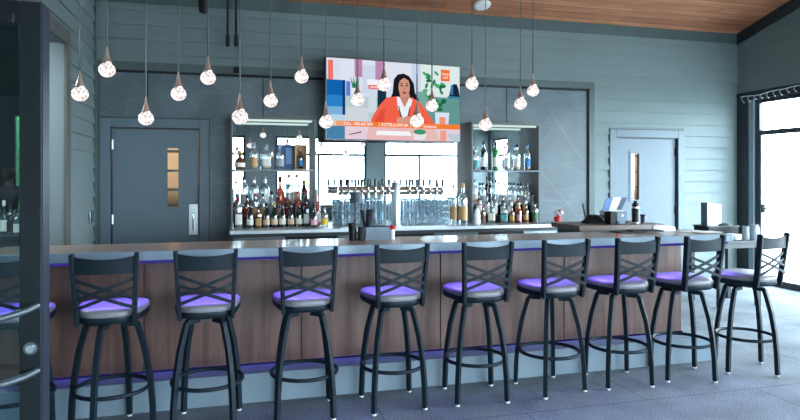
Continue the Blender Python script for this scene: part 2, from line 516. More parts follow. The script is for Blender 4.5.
# left wall with tall framed opening
OL = (3.45, 6.40, 0.0, 2.80)
wl = struct(wall_mb(YF-0.14, YB, 0, WALL_TOP+0.02, [OL], XL-0.14, XL, 'y').build('wall_left', M['wallbase']),
            'grey lap sided left wall ending at the back corner', 'wall')
g = MB().prism([(YB, WALL_TOP), (YF-0.14, WALL_TOP), (YF-0.14, ceil_z(YF-0.14)+.02), (YB, ceil_z(YB)+.02)], XL-0.14, XL, 'x')
g.build('gable', M['wallbase'], wl)
siding('siding_boards', [(6.53, YB, 0, 2.93), (YF, YB, 2.93, 6.2), (YF, 3.32, 0, 2.93)], 0.165, XL, 'y', 1, wl,
       clip=((0, YB, ceil_z(YB)), (0, SLOPE, 1)))
fr = MB().box(XL+0.0005, XL+0.03, 6.39, 6.53, 0, 2.93).box(XL+0.0005, XL+0.03, 3.32, 3.46, 0, 2.93).box(XL+0.0005, XL+0.03, 3.46, 6.39, 2.79, 2.93)
fr.build('opening_casing', M['casing'], wl, bevel=0.004)

# right wall: glazed
ops = [(a, b, 0.0, WIN_TOP) for a, b in RIGHT_WINDOWS + [RIGHT_DOOR]]
wr = struct(wall_mb(YF-0.14, YB, 0, WALL_TOP+0.02, ops, XR, XR+0.14, 'y').build('wall_right', M['wallbase']),
            'dark lap sided right wall above the tall windows', 'wall')
g = MB().prism([(YB, WALL_TOP), (YF-0.14, WALL_TOP), (YF-0.14, ceil_z(YF-0.14)+.02), (YB, ceil_z(YB)+.02)], XR, XR+0.14, 'x')
g.build('gable', M['wallbase'], wr)
rs = [(YF, YB, WIN_TOP+0.12, 6.3)]
edges = [YF] + [v for o in sorted(RIGHT_WINDOWS + [RIGHT_DOOR]) for v in o] + [YB]
for a, b in zip(edges[::2], edges[1::2]):
    if b - a > 0.3: rs.append((a+0.1 if a > YF else a, b-0.1 if b < YB else b, 0, WIN_TOP+0.12))
siding('siding_boards', rs, 0.165, XR, 'y', -1, wr, clip=((0, YB, ceil_z(YB)), (0, SLOPE, 1)))
MB().prism([(YB, ceil_z(YB)-0.16), (YF, ceil_z(YF)-0.16), (YF, ceil_z(YF)), (YB, ceil_z(YB))], XR-0.05, XR, 'x').build('raked_frieze', M['frame_dark'], wr)

# rear wall (behind the photographer, seen in the mirrors)
ops = [(a, b, 0.0, WIN_TOP) for a, b in REAR_WINDOWS]
wf = struct(wall_mb(XL-0.14, XR+0.14, 0, ceil_z(YF)+0.02, ops, YF-0.14, YF, 'x').build('wall_front', M['wallbase']),
            'grey wall with tall windows facing the bar', 'wall')
siding('siding_boards', [(XL, XR, WIN_TOP+0.1, 6.1)], 0.165, YF, 'x', 1, wf)

def window(name, a, b, plane, axis, mull, label, depth=0.06, handle=False):
    """floor-to-header window: frame, transom, mullions, panes"""
    lo, hi = (plane, plane+depth) 
    def bx(mb, u0, u1, z0, z1, l=lo, h=hi):
        if axis == 'x': mb.box(u0, u1, l, h, z0, z1)
        else: mb.box(l, h, u0, u1, z0, z1)
    root = bpy.data.objects.new(name, None); COL.objects.link(root); struct(root, label, 'window')
    t = 0.06
    mb = MB()
    bx(mb, a, a+t, 0, WIN_TOP); bx(mb, b-t, b, 0, WIN_TOP); bx(mb, a+t, b-t, WIN_TOP-t, WIN_TOP); bx(mb, a+t, b-t, 0, 0.1)
    mb.build('window_frame', M['frame_dark'], root)
    mb = MB(); bx(mb, a+t, b-t, TRANSOM-0.035, TRANSOM+0.035)
    mb.build('transom_bar', M['frame_dark'], root)
    us = [a+t] + mull + [b-t]
    for m_ in mull:
        mb = MB(); bx(mb, m_-0.028, m_+0.028, 0.1, TRANSOM-0.035); mb.build('mullion', M['frame_dark'], root)
    mid = (lo+hi)/2
    for u0, u1 in zip(us, us[1:]):
        mb = MB(); bx(mb, u0, u1, 0.1, TRANSOM-0.035, mid-0.003, mid+0.003); mb.build('glass_pane', M['pane'], root)
    mb = MB(); bx(mb, a+t, b-t, TRANSOM+0.035, WIN_TOP-t, mid-0.003, mid+0.003); mb.build('glass_pane', M['pane'], root)
    return root
window('window_1', *REAR_WINDOWS[0], YF-0.10, 'x', [], 'tall dark framed window reflected in the left shelf mirror')
window('window_2', *REAR_WINDOWS[1], YF-0.10, 'x', [2.25], 'tall dark framed window behind the photographer reflected left of the pillar')
window('window_3', *REAR_WINDOWS[2], YF-0.10, 'x', [5.18], 'tall dark framed window reflected right of the pillar')
window('window_4', *RIGHT_WINDOWS[0], XR+0.04, 'y', [], 'tall side window reflected in the right shelf mirror')
window('added_window_5', *RIGHT_WINDOWS[1], XR+0.04, 'y', [1.55], 'unseen tall side window added for daylight between the seating and the door')  # unseen window, added for the daylight it lets in
window('added_window_6', *RIGHT_WINDOWS[2], XR+0.04, 'y', [4.12], 'unseen tall side window added for daylight nearest the glazed door')  # another unseen window put in for more daylight

# header trim over right glazing + glazed exterior door
MB().box(XR-0.03, XR+0.02, 0.2, YB, WIN_TOP, WIN_TOP+0.12).build('window_header', M['frame_dark'], wr)
MB().box(XR-0.03, XR+0.0, 7.46, YB-0.02, 0, WIN_TOP).build('corner_casing', M['frame_dark'], wr)
ed = bpy.data.objects.new('door_4', None); COL.objects.link(ed)
struct(ed, 'bright glazed exterior door in the right wall beside the corner', 'door')
a, b = RIGHT_DOOR
MB().box(XR-0.01, XR+0.10, b-0.09, b, 0, WIN_TOP).build('jamb', mat('pale_jamb', srgb(140, 156, 166), 0.4), ed)
MB().box(XR-0.01, XR+0.10, a, a+0.06, 0, WIN_TOP).build('jamb', M['frame_dark'], ed)
MB().box(XR+0.02, XR+0.08, b-0.17, b-0.09, 0, WIN_TOP).box(XR+0.02, XR+0.08, a+0.06, a+0.14, 0, WIN_TOP).build('stile', M['frame_dark'], ed)
MB().box(XR+0.02, XR+0.08, a+0.14, b-0.17, TRANSOM-0.03, TRANSOM+0.04).build('transom_bar', M['frame_dark'], ed)
MB().box(XR+0.02, XR+0.08, a+0.14, b-0.17, WIN_TOP-0.06, WIN_TOP).build('top_rail', M['frame_dark'], ed)
MB().box(XR+0.02, XR+0.08, a+0.14, b-0.17, 0.0, 0.09).build('bottom_rail', M['frame_dark'], ed)
MB().box(XR+0.03, XR+0.07, b-0.20, b-0.17, 0.09, TRANSOM-0.03).build('glazing_bead', M['steel'], ed)
MB().box(XR+0.045, XR+0.055, a+0.14, b-0.17, 0.09, TRANSOM-0.03).build('glass_pane', M['pane'], ed)
MB().box(XR+0.045, XR+0.055, a+0.14, b-0.17, TRANSOM+0.04, WIN_TOP-0.06).build('glass_pane', M['pane'], ed)
hz = 1.10
MB().sweep([(XR+0.02, b-0.24, hz), (XR-0.05, b-0.24, hz+.012), (XR-0.055, b-0.33, hz), (XR-0.055, b-0.44, hz-0.02)], 0.010, n=8).box(XR+0.0, XR+0.03, b-0.27, b-0.215, hz-0.07, hz+0.05).build('lever_handle', M['frame_dark'], ed, smooth=True)

# ------------------------------------------------------------------ side room seen through the opening and door glass
sr = struct(MB().box(-6.0, XL-0.14, 1.2, 12.6, -0.12, 0).build('floor_side', M['carpet']), 'carpet floor of the dim side room on the left', 'floor')
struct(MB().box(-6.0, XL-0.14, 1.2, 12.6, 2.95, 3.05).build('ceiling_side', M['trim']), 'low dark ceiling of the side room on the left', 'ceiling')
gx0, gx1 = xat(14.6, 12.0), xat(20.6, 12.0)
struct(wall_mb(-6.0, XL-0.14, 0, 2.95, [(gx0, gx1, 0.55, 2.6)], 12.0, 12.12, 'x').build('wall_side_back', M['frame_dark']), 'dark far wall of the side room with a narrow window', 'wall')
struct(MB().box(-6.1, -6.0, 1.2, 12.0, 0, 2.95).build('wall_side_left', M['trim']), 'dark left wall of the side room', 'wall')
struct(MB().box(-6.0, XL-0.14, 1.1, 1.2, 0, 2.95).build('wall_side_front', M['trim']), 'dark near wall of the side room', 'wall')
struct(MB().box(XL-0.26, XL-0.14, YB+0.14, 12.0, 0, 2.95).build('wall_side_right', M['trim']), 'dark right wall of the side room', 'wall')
struct(MB().box(-2.14, XL-0.14, 7.2, 7.3, 0, 2.95).build('wall_alcove', M['siding']), 'grey wall panel seen through the tall left opening', 'wall')
w7 = bpy.data.objects.new('window_7', None); COL.objects.link(w7); struct(w7, 'narrow window onto green leaves in the side room', 'window')
MB().box(gx0, gx0+0.006, 12.02, 12.1, 0.55, 2.6).box(gx1-0.006, gx1, 12.02, 12.1, 0.55, 2.6).build('window_frame', M['frame_dark'], w7)
MB().box(gx0+0.006, gx1-0.006, 12.05, 12.06, 0.55, 2.6).build('glass_pane', M['pane'], w7)
# hedge outside
hd = MB()
rnd = random.Random(3)
for i in range(1500):
    x = rnd.uniform(-5.2, -2.6); y = rnd.uniform(13.0, 13.7); z = rnd.uniform(0.0, 3.0)
    a1, b1 = rnd.uniform(0, 6.28), rnd.uniform(-1, 1)
    d1 = Vector((math.cos(a1), math.sin(a1), b1)).normalized()*0.07; d2 = d1.cross(Vector((0.3, 0.5, 1))).normalized()*0.035
    p = Vector((x, y, z))
    hd.add([p-d1, p-d2, p+d1, p+d2], [(0, 1, 2, 3)])
hd.box(-5.4, -2.4, 13.35, 13.6, -0.14, 2.9)
for i in range(9):
    hd.sweep([(-5.2+i*0.3, 13.35, -0.14), (-5.2+i*0.3, 13.35, 2.9)], 0.02, n=5)
tag(hd.build('hedge', M['foliage']), 'bright green hedge seen as a strip through the left door glass', 'hedge', kind='stuff')

lp = thing('added_lamp', 'unseen square lamp added to brighten the side room', 'lamp', (-2.6, 6.0, 2.95))  # lamp body and light below are added to brighten the dark side room
MB().box(-0.2, 0.2, -0.2, 0.2, -0.03, 0).build('added_lamp_body', M['white'], lp)
area('side_room_fill_light', (-2.6, 6.0, 2.9), (0, 0, 0), 0.4, 0.4, 55, (0.8, 0.95, 1))  # added fill light for the side room
# ------------------------------------------------------------------ back doors with kitchens behind
def back_door(name, D, leaf, hinge_right, vis, label, plate):
    root = bpy.data.objects.new(name, None); COL.objects.link(root); struct(root, label, 'door')
    x0, x1, _, zt = D
    cs = MB()
    w = 0.105
    cs.box(x0-w, x0, YB-0.035, YB, 0, zt+w).box(x1, x1+w, YB-0.035, YB, 0, zt+w).box(x0, x1, YB-0.035, YB, zt, zt+w)
    cs.build('door_casing', M['door'], root, bevel=0.004)
    st = MB().box(x0-w-0.012, x0-w, YB-0.02, YB, 0, zt+w+.012).box(x1+w, x1+w+0.012, YB-0.02, YB, 0, zt+w+.012).box(x0-w, x1+w, YB-0.02, YB, zt+w, zt+w+0.012)
    st.build('casing_dark_bead', M['frame_dark'], root)  # thin dark strip round the outside of the casing
    jb = MB().box(x0, x0+0.012, YB-0.01, YB+0.14, 0, zt).box(x1-0.012, x1, YB-0.01, YB+0.14, 0, zt).box(x0, x1, YB-0.01, YB+0.14, zt-0.012, zt)
    jb.build('door_frame', M['frame_dark'], root)
    lf = wall_mb(x0+0.018, x1-0.018, 0.01, zt-0.018, [vis], YB+0.012, YB+0.056, 'x').build('door_leaf', M['door'], root)
    vx0, vx1, vz0, vz1 = vis
    vf = wall_mb(vx0-0.03, vx1+0.03, vz0-0.03, vz1+0.03, [(vx0+.004, vx1-.004, vz0+.004, vz1-.004)], YB+0.004, YB+0.013, 'x')
    vf.build('vision_frame', M['door'], lf)
    MB().box(vx0, vx1, YB+0.03, YB+0.036, vz0, vz1).build('vision_pane', M['pane'], lf)
    hx = x1-0.016 if hinge_right else x0+0.016
    for z in (0.25, 1.0, 1.86):
        MB().lathe([(0.011, 0), (0.011, 0.11)], 10, (hx, YB+0.0, z)).box(hx-0.016, hx+0.016, YB+0.006, YB+0.012, z, z+0.11).build('hinge', M['blackmatte'] if hinge_right else M['steel'], root)
    if plate:
        px = x1-0.12
        MB().box(px, px+0.10, YB+0.008, YB+0.012, 0.86, 1.22).build('pull_plate', M['steel'], root, bevel=0.002)
        MB().sweep([(px+.05, YB+.008, 0.90), (px+.05, YB-.03, 0.92), (px+.05, YB-.035, 1.0), (px+.05, YB-.03, 1.10), (px+.05, YB+.008, 1.12)], 0.009, n=8, ref=(1,0,0)).build('pull_handle', M['chrome'], root, smooth=True)
    # kitchen behind the door
    return root
yv = YB+0.034
vis1 = (xat(167.5, yv), xat(179, yv), zat(207, xat(173, yv), yv), zat(148, xat(173, yv), yv))
vis2 = (xat(630, yv), xat(638, yv), zat(200, xat(634, yv), yv), zat(153.5, xat(634, yv), yv))
back_door('door_1', D1, None, False, vis1, 'flat grey swing door left of the bar with narrow window and pull plate', True)
back_door('door_2', D2, None, True, vis2, 'pale grey swing door at right of the bar with narrow window', False)
kw = MB()
k0, k1, kb = -1.7, 7.5, 10.2
kw.box(k0, k1, kb, kb+0.1, 0, 2.9).box(k0-0.1, k0+0.0, YB+0.14, kb, 0, 2.9).box(k1, k1+0.1, YB+0.14, kb, 0, 2.9).box(k0, k1, YB+0.14, kb, 2.9, 3.0)
struct(kw.build('wall_kitchen', M['kitchen']), 'warm cream kitchen walls glimpsed through the door windows', 'wall')
struct(MB().box(k0, k1, YB+0.14, kb, -0.12, 0).build('floor_kitchen', M['concrete']), 'pale kitchen floor behind the bar wall', 'floor')
for x in (-1.0, 6.6):
    area('kitchen_light', (x, 9.0, 2.85), (0, 0, 0), 1.0, 0.3, 26, (1, 0.88, 0.74))
for (x0, lab) in ((-1.62, 'left'), (6.3, 'right')):
    rk = thing('kitchen_shelf', f'steel kitchen shelving behind the {lab} door window', 'shelving', (x0, 9.3, 0))
    for z in (0.5, 1.0, 1.35, 1.62, 1.9): MB().box(0, 1.15, 0, 0.4, z, z+0.03).build('shelf', M['steel_dark'], rk)
    for px_, py_ in ((0, 0), (1.12, 0), (0, .37), (1.12, .37)): MB().box(px_, px_+0.03, py_, py_+0.03, 0, 2.1).build('post', M['steel_dark'], rk)

# small wall fittings
o = thing('light_switch', 'grey light switch plate between the left door and bottle shelves', 'switch', (xat(223.5, YB), YB-0.012, zat(163.5, xat(223.5, YB), YB)))
MB().box(-0.035, 0.035, -0.006, 0, -0.06, 0.06).build('plate', M['grey'], o, bevel=0.002)
MB().box(-0.012, 0.012, -0.012, -0.006, -0.03, 0.03).build('rocker', M['grey'], o)
yk = XL / math.tan(ang(88))
o = thing('key_holder', 'small pale metal holder fixed to the left siding wall', 'holder', (XL+0.016, yk, zat(217, XL, yk)))
MB().box(0, 0.02, -0.045, 0.045, -0.07, 0.07).build('plate', M['steel_dark'], o, bevel=0.01)
MB().sweep([(0.02, 0, -.05), (0.05, 0, -.03), (0.05, 0, .05), (0.02, 0, .06)], 0.008, n=8, ref=(0,1,0)).build('clip', M['grey'], o, smooth=True)

# ------------------------------------------------------------------ foreground glass door leaf
gd = bpy.data.objects.new('door_3', None); COL.objects.link(gd)
struct(gd, 'dark framed glass door leaf open in the left foreground', 'door')
Yd = 2.27
sx0, sx1 = xat(19, Yd), xat(41.5, Yd)
dz1 = zat(2, sx1, Yd)
lx0 = XL + 0.03
MB().box(sx0, sx1, Yd, Yd+0.085, 0.02, dz1).build('stile', M['stile'], gd, bevel=0.003)
MB().box(sx1-0.001, sx1+0.003, Yd+0.004, Yd+0.08, 0.03, dz1-.01).build('edge_plate', M['stile_edge'], gd)
MB().box(lx0, lx0+0.08, Yd, Yd+0.085, 0.02, dz1).build('stile', M['stile'], gd)
MB().box(lx0+0.08, sx0, Yd, Yd+0.085, dz1-0.06, dz1).build('top_rail', M['stile'], gd)
MB().box(lx0+0.08, sx0, Yd, Yd+0.085, 0.02, 0.2).build('bottom_rail', M['stile'], gd)
MB().box(lx0+0.08, sx0, Yd+0.036, Yd+0.046, 0.2, dz1-0.06).build('glass_pane', M['doorpane'], gd)
MB().box(lx0+0.1, sx0-0.0, Yd-0.05, Yd-0.001, dz1-0.085, dz1-0.05).build('closer', M['black'], gd, bevel=0.004)
lz = zat(348, xat(31, Yd), Yd); lxc = xat(31, Yd)
def disc_y(mb, cx, cy, cz, r, t, n=24):
    vs = []; 
    for y in (cy, cy-t):
        for k in range(n):
            a_ = 2*math.pi*k/n; vs.append((cx+r*math.cos(a_), y, cz+r*math.sin(a_)))
    return mb.add(vs, [tuple(range(n)), tuple(range(n, 2*n))] + [(k, (k+1) % n, n+(k+1) % n, n+k) for k in range(n)])
lc = disc_y(MB(), lxc, Yd+.0, lz, 0.021, 0.008).build('lock_ring', M['steel_dark'], gd)
disc_y(MB(), lxc, Yd-.007, lz, 0.012, 0.008).build('lock_core', M['chrome'], lc)
for (yy0, yy1) in ((305, 317), (370, 381)):
    xe = xat(38, Yd)
    z0_, z1_ = zat(yy0, xe, Yd), zat(yy1, xe-0.12, Yd)
    pts = []
    for k in range(13):
        t = k/12
        pts.append((xe - 0.32*t, Yd - 0.075*math.sin(math.pi*min(1, t*1.0))**0.6 - 0.0, z0_ - (z0_-z1_)*math.sin(math.pi*t)**0.8))
    MB().sweep(pts, 0.011, n=10).build('pull_handle', mat('satin_grey_handle', srgb(84, 92, 98), 0.45, metal=0.6), gd, smooth=True)

# ------------------------------------------------------------------ bar
BX0, BX1 = -1.5, 3.73
bar = thing('bar_counter', 'long walnut panelled bar with glossy wooden top and blue grey edge', 'bar', (0, 0, 0))
TOPF, TOPB = 4.17, 4.70
MB().box(BX0, 3.92, TOPF+0.03, TOPB, 1.02, 1.067).build('countertop', M['bartop'], bar, bevel=0.004)
MB().box(BX0, 3.92, TOPF, TOPF+0.03, 1.008, 1.068).box(3.92, 3.945, TOPF, TOPB, 1.008, 1.068).build('top_edge', M['baredge'], bar, bevel=0.004)
MB().box(BX0, BX1, 4.53, 4.76, 0.0, 1.02).build('carcass', M['grey'], bar)
seams = [BX0, -0.6, 0.465, 1.53, 2.595, BX1]
for p, q in zip(seams, seams[1:]):
    MB().box(p+0.004, q-0.004, 4.51, 4.535, 0.205, 1.0).build('front_panel', M['walnut'], bar, bevel=0.003)
MB().box(BX0, 3.88, 4.305, 4.53, 0.0, 0.20).build('kick_base', M['kick'], bar, bevel=0.004)
LED = emit('violet_led', (0.16, 0.12, 1.0, 1), 0.13)
MB().box(BX0+.02, 3.9, TOPF+0.012, TOPF+0.024, 0.990, 1.0075).build('led_strip', LED, bar)
MB().box(BX0+.02, BX1, 4.498, 4.509, 0.202, 0.212).build('led_strip', emit('violet_led_low', (0.16, 0.12, 1.0, 1), 0.05), bar)
area('bar_led_light', (1.2, TOPF+0.05, 1.0), (R(-34), 0, 0), 5.3, 0.015, 12, (0.20, 0.14, 1.0)).data.spread = R(75)
area('kick_led_light', (1.1, 4.49, 0.27), (R(-20), 0, 0), 5.1, 0.01, 0.8, (0.18, 0.14, 1.0)).data.spread = R(120)

# service counter at the right rear of the bar
sx_, sx2 = 3.14, 4.08
sv = thing('service_counter', 'small wooden service counter behind the right end of the bar', 'counter', (0, 0, 0))
MB().box(sx_, sx2, 5.18, 5.72, 1.03, 1.078).build('worktop', M['counterwood'], sv, bevel=0.004)
MB().box(sx_+0.05, sx2-0.05, 5.24, 5.68, 0, 1.03).build('cabinet', M['trim'], sv)
for i in range(2):
    d_ = MB().box(sx_+0.06+i*0.42, sx_+0.46+i*0.42, 5.68, 5.70, 0.1, 1.0).build('cabinet_door', M['cabinet'], sv, bevel=0.003)
    MB().box(sx_+0.40+i*0.06-.01*i, sx_+0.42+i*0.06-.01*i, 5.70, 5.73, 0.8, 0.95).build('handle', M['steel'], d_)

# ------------------------------------------------------------------ back bar counter, mirror and shelf units
CX0, CX1, CY, CZ = -0.06, 4.10, 7.05, 0.945
bb = thing('back_bar_counter', 'stainless topped back bar with undercounter coolers', 'counter', (0, 0, 0))
MB().box(CX0, CX1, CY, YB-0.024, CZ-0.04, CZ).build('steel_top', M['steel'], bb, bevel=0.003)
MB().box(CX0+0.01, CX1-0.01, CY+0.04, YB-0.03, 0.1, CZ-0.04).build('cooler_body', M['frame_dark'], bb)
MB().box(CX0+0.03, CX1-0.03, CY+0.10, YB-0.03, 0, 0.1).build('plinth', M['black'], bb)
n = 7
for i in range(n):
    a = CX0+0.03+i*(CX1-CX0-0.06)/n; b = CX0+0.03+(i+1)*(CX1-CX0-0.06)/n
    d_ = MB().box(a+0.01, b-0.01, CY+0.015, CY+0.04, 0.14, CZ-0.08).build('cooler_door', M['black'] if i % 2 else M['steel_dark'], bb, bevel=0.004)
    MB().box(a+0.05, b-0.05, CY-0.01, CY+0.015, CZ-0.14, CZ-0.12).build('door_handle', M['steel'], d_)

LX0, LX1, RX0, RX1, NY, NT = -0.045, 0.935, 2.925, 3.89, 7.37, 2.25
MB_ = MB().box(LX1+0.001, RX0-0.001, YB-0.022, YB-0.013, CZ, 2.25)
tag(MB_.build('back_bar_mirror', M['mirror']), 'large bar mirror behind the beer taps reflecting the windows', 'mirror')
def shelf_unit(x0, x1, label):
    r = thing('bottle_shelf_unit', label, 'shelving', (x0, NY, CZ))
    w, D, H, t = x1-x0, YB-0.014-NY, NT-CZ, 0.022
    MB().box(0, t, 0, D, 0, H).build('side_panel', M['cabinet'], r)
    MB().box(w-t, w, 0, D, 0, H).build('side_panel', M['cabinet'], r)
    MB().box(t, w-t, 0, D, H-0.03, H).build('top_panel', M['cabinet'], r)
    MB().box(t, w-t, D-0.01, D, 0, H-0.03).build('back_mirror', M['mirror'], r)
    MB().box(t, w-t, 0.0, D-0.012, 1.63-CZ-0.02, 1.63-CZ).build('shelf', M['cabinet_edge'], r, bevel=0.002)
    MB().box(t+0.02, w-t-0.02, 0.03, 0.06, H-0.055, H-0.032).build('light_bar', emit('shelf_light', (0.8, 1, 0.95, 1), 0.45), r)
    return r
shelf_unit(LX0, LX1, 'mirror backed bottle shelf unit left of the television')
shelf_unit(RX0, RX1, 'mirror backed bottle shelf unit right of the television')
def riser(x0, x1, label):
    r = thing('bottle_riser', label, 'riser', (x0, NY+0.08, CZ))
    MB().box(0, x1-x0, 0, 0.10, 0, 0.09).build('lower_step', M['black'], r, bevel=0.002)
    MB().box(0, x1-x0, 0.10, 0.19, 0, 0.22).build('upper_step', M['black'], r, bevel=0.002)
riser(LX0+0.03, LX1-0.05, 'black stepped bottle riser in the left shelf unit')
riser(RX0+0.03, RX1-0.06, 'black stepped bottle riser in the right shelf unit')

# ------------------------------------------------------------------ bottles
G = {
 'clear': glass('bottle_clear', (0.88, 0.94, 0.95, 1), 0.22, body=0.12, bodycol=(0.75, 0.84, 0.86, 1)),
 'amber': glass('bottle_amber', (0.55, 0.22, 0.06, 1), 0.2, body=0.45, bodycol=(0.35, 0.12, 0.03, 1)),
 'dark': glass('bottle_dark', (0.03, 0.05, 0.04, 1), 0.2, body=0.92, bodycol=(0.012, 0.02, 0.02, 1)),
 'green': glass('bottle_green', (0.05, 0.5, 0.15, 1), 0.2, body=0.5, bodycol=(0.02, 0.32, 0.08, 1)),
 'blue': glass('bottle_blue', (0.2, 0.5, 0.8, 1), 0.2, body=0.4, bodycol=(0.08, 0.3, 0.5, 1)),
 'rose': glass('bottle_rose', (0.8, 0.3, 0.25, 1), 0.2, body=0.4, bodycol=(0.6, 0.12, 0.1, 1)),
 'whiskey': mat('whiskey_liquid', srgb(176, 92, 30), 0.2, vary=0.02),
 'pale': mat('pale_spirit', srgb(214, 190, 130), 0.2, vary=0.02),
}
COLS = {'white': (226, 224, 218), 'cream': (232, 226, 210), 'tan': (190, 150, 100), 'black': (24, 24, 28), 'red': (176, 40, 44),
        'yellow': (222, 190, 60), 'pink': (222, 170, 180), 'blue': (50, 120, 170), 'gold': (190, 150, 70), 'green': (60, 120, 80),
        'grey': (150, 156, 160), 'orange': (222, 186, 162), 'brown': (110, 64, 40), 'teal': (90, 160, 160)}
LM = {k: mat('print_' + k, srgb(*v), 0.55, vary=0.05, scale=50) for k, v in COLS.items()}
PROFILES = {
 'wine':   ([(0.92,0),(1,.02),(1,.60),(.93,.66),(.55,.74),(.38,.79),(.34,.84),(.34,.97),(.38,.975),(.38,1)], None, .86),
 'burg':   ([(0.92,0),(1,.02),(1,.42),(.88,.55),(.58,.70),(.38,.80),(.33,.86),(.33,.97),(.37,.975),(.37,1)], None, .86),
 'spirit': ([(0.92,0),(1,.02),(1,.62),(.94,.68),(.60,.74),(.36,.78),(.33,.82),(.33,1)], None, .90),
 'square': ([(0.94,0),(1,.02),(1,.64),(.95,.69),(.55,.73),(.34,.76),(.31,.80),(.31,1)], 5, .88),
 'round':  ([(0.60,0),(.85,.04),(1,.20),(1,.34),(.86,.50),(.55,.60),(.30,.66),(.26,.72),(.26,1)], None, .84),
 'tall':   ([(0.80,0),(.88,.02),(1,.66),(.92,.71),(.50,.78),(.36,.82),(.33,.86),(.33,1)], None, .91),
}
_cache = {}
def bottle(kind, px, base_y, top_y, Y, z0, glasscol, labelcol, capcol, liquid, label, group, lw=1.0, width=None, rz=0):
    x = xat(px, Y)
    d = dep(x, Y)
    h = (base_y - top_y) * d / F if top_y else base_y
    key = (kind, glasscol, labelcol, capcol, liquid, round(h, 2), round(width or 0, 3))
    prof, pw, capz = PROFILES[kind]
    r = width or (0.036 if kind in ('wine', 'burg', 'spirit') else 0.04 if kind == 'square' else 0.055 if kind == 'round' else 0.038)
    t = thing('liquor_bottle' if kind not in ('wine', 'burg') else 'wine_bottle', label, 'bottle', (x, Y, z0), -ang(px)+R(rz), group)
    H = h
    if key in _cache:
        for ch in _cache[key]:
            c = ch.copy(); COL.objects.link(c); c.parent = t
        return t
    parts = []
    P_ = [(a*r, b*H) for a, b in prof]
    parts.append(MB().lathe(P_, 18, pw=pw).build('glass_body', G[glasscol], t, smooth=True))
    if liquid:
        top = 0.5
        L_ = [(0.88*r, 0.012), (0.93*r, 0.03), (0.93*r, top*H*0.9)] if kind != 'round' else [(0.6*r, 0.012), (0.9*r, .12*H), (0.93*r, 0.3*H)]
        parts.append(MB().lathe(L_, 16, pw=pw).build('liquid', G[liquid], t, smooth=True))
    if labelcol:
        n, zz0, zz1 = 12, 0.13*H, (0.46*H if kind not in ('burg', 'round') else 0.36*H)
        vs, fs = [], []
        for i in range(n+1):
            a = -math.pi/2 + (i/n-0.5)*2.3*lw
            q = 1
            if pw: q = 1/((abs(math.cos(a))**pw + abs(math.sin(a))**pw)**(1/pw))
            rr = (r*1.015+0.0006)*q
            vs += [(rr*math.cos(a), rr*math.sin(a), zz0), (rr*math.cos(a), rr*math.sin(a), zz1)]
            if i: fs.append((2*i-2, 2*i, 2*i+1, 2*i-1))
        parts.append(MB().add(vs, fs).build('paper_label', LM[labelcol], t, smooth=True))
    if capcol:
        rc = 0.40*r if kind != 'round' else 0.33*r
        parts.append(MB().lathe([(rc, capz*H), (rc, H*1.005), (rc*0.8, H*1.02)], 14).build('cap', LM[capcol], t, smooth=True))
    _cache[key] = parts
    return t

WORDS = {'clear': 'clear', 'amber': 'amber', 'dark': 'dark', 'green': 'green', 'blue': 'blue', 'rose': 'rosy'}
NTH = ['first', 'second', 'third', 'fourth', 'fifth', 'sixth', 'seventh', 'eighth', 'ninth', 'tenth', 'eleventh', 'twelfth']
def row(items, Y, z0, base_y, place, group, jitter=0.0):
    for i, (px, top, kind, g_, l_, c_, liq, w) in enumerate(items):
        x = xat(px, Y)
        lab = f"{WORDS[g_]} bottle" + (f" with {l_} label" if l_ else '') + f", {NTH[i]} from left in {place}"
        bottle(kind, px, base_y, top, Y+(jitter if i % 2 else 0), z0, g_, l_, c_, liq, lab, group, width=w)

# base pixel rows follow from the surface heights
def basey(px, Y, z): x = xat(px, Y); return 178 + (EYE - z) * F / dep(x, Y)
SH = 1.63
row([(240, 151, 'round', 'amber', 'cream', 'gold', 'pale', 0.062),
     (254, 143, 'spirit', 'clear', 'tan', 'grey', 'pale', 0.046),
     (266.5, 145, 'square', 'clear', 'white', 'grey', 'pale', 0.052)], 7.46, SH, basey(255, 7.46, SH), 'the left upper shelf', 'bottles on the left upper shelf')
bottle('spirit', 280, basey(280, 7.42, SH), 145, 7.42, SH, 'clear', 'grey', 'grey', None, 'clear round shouldered bottle standing before the blue carton', None, width=0.050)
cx = thing('gift_carton', 'navy blue gift carton on the left upper shelf', 'box', (xat(284, 7.56), 7.56, SH), -ang(284)*0)
cw = 0.115
MB().box(-cw, cw, -0.045, 0.045, 0, 0.30).build('carton', M['bluebox'], cx, bevel=0.002)
MB().box(0.02, 0.09, -0.047, -0.0455, 0.07, 0.26).build('printed_panel', M['bluepale'], cx)
wx = thing('wooden_bottle_box', 'open pale wood bottle box at right of the upper left shelf', 'box', (xat(300.5, 7.5), 7.5, SH))
bw = 0.07
MB().box(-bw, -bw+.01, -0.05, 0.05, 0, 0.30).box(bw-.01, bw, -0.05, 0.05, 0, 0.30).box(-bw+.01, bw-.01, -0.05, 0.05, 0, 0.01).box(-bw+.01, bw-.01, -0.05, 0.05, 0.29, 0.30).box(-bw+.01, bw-.01, 0.04, 0.05, .01, 0.29).build('wooden_case', M['pine'], wx)
bottle('spirit', 300.5, 0.235, None, 7.49, SH+0.0102, 'dark', 'blue', 'tan', None, 'dark bottle with blue label inside the pale wood box', None, width=0.036)

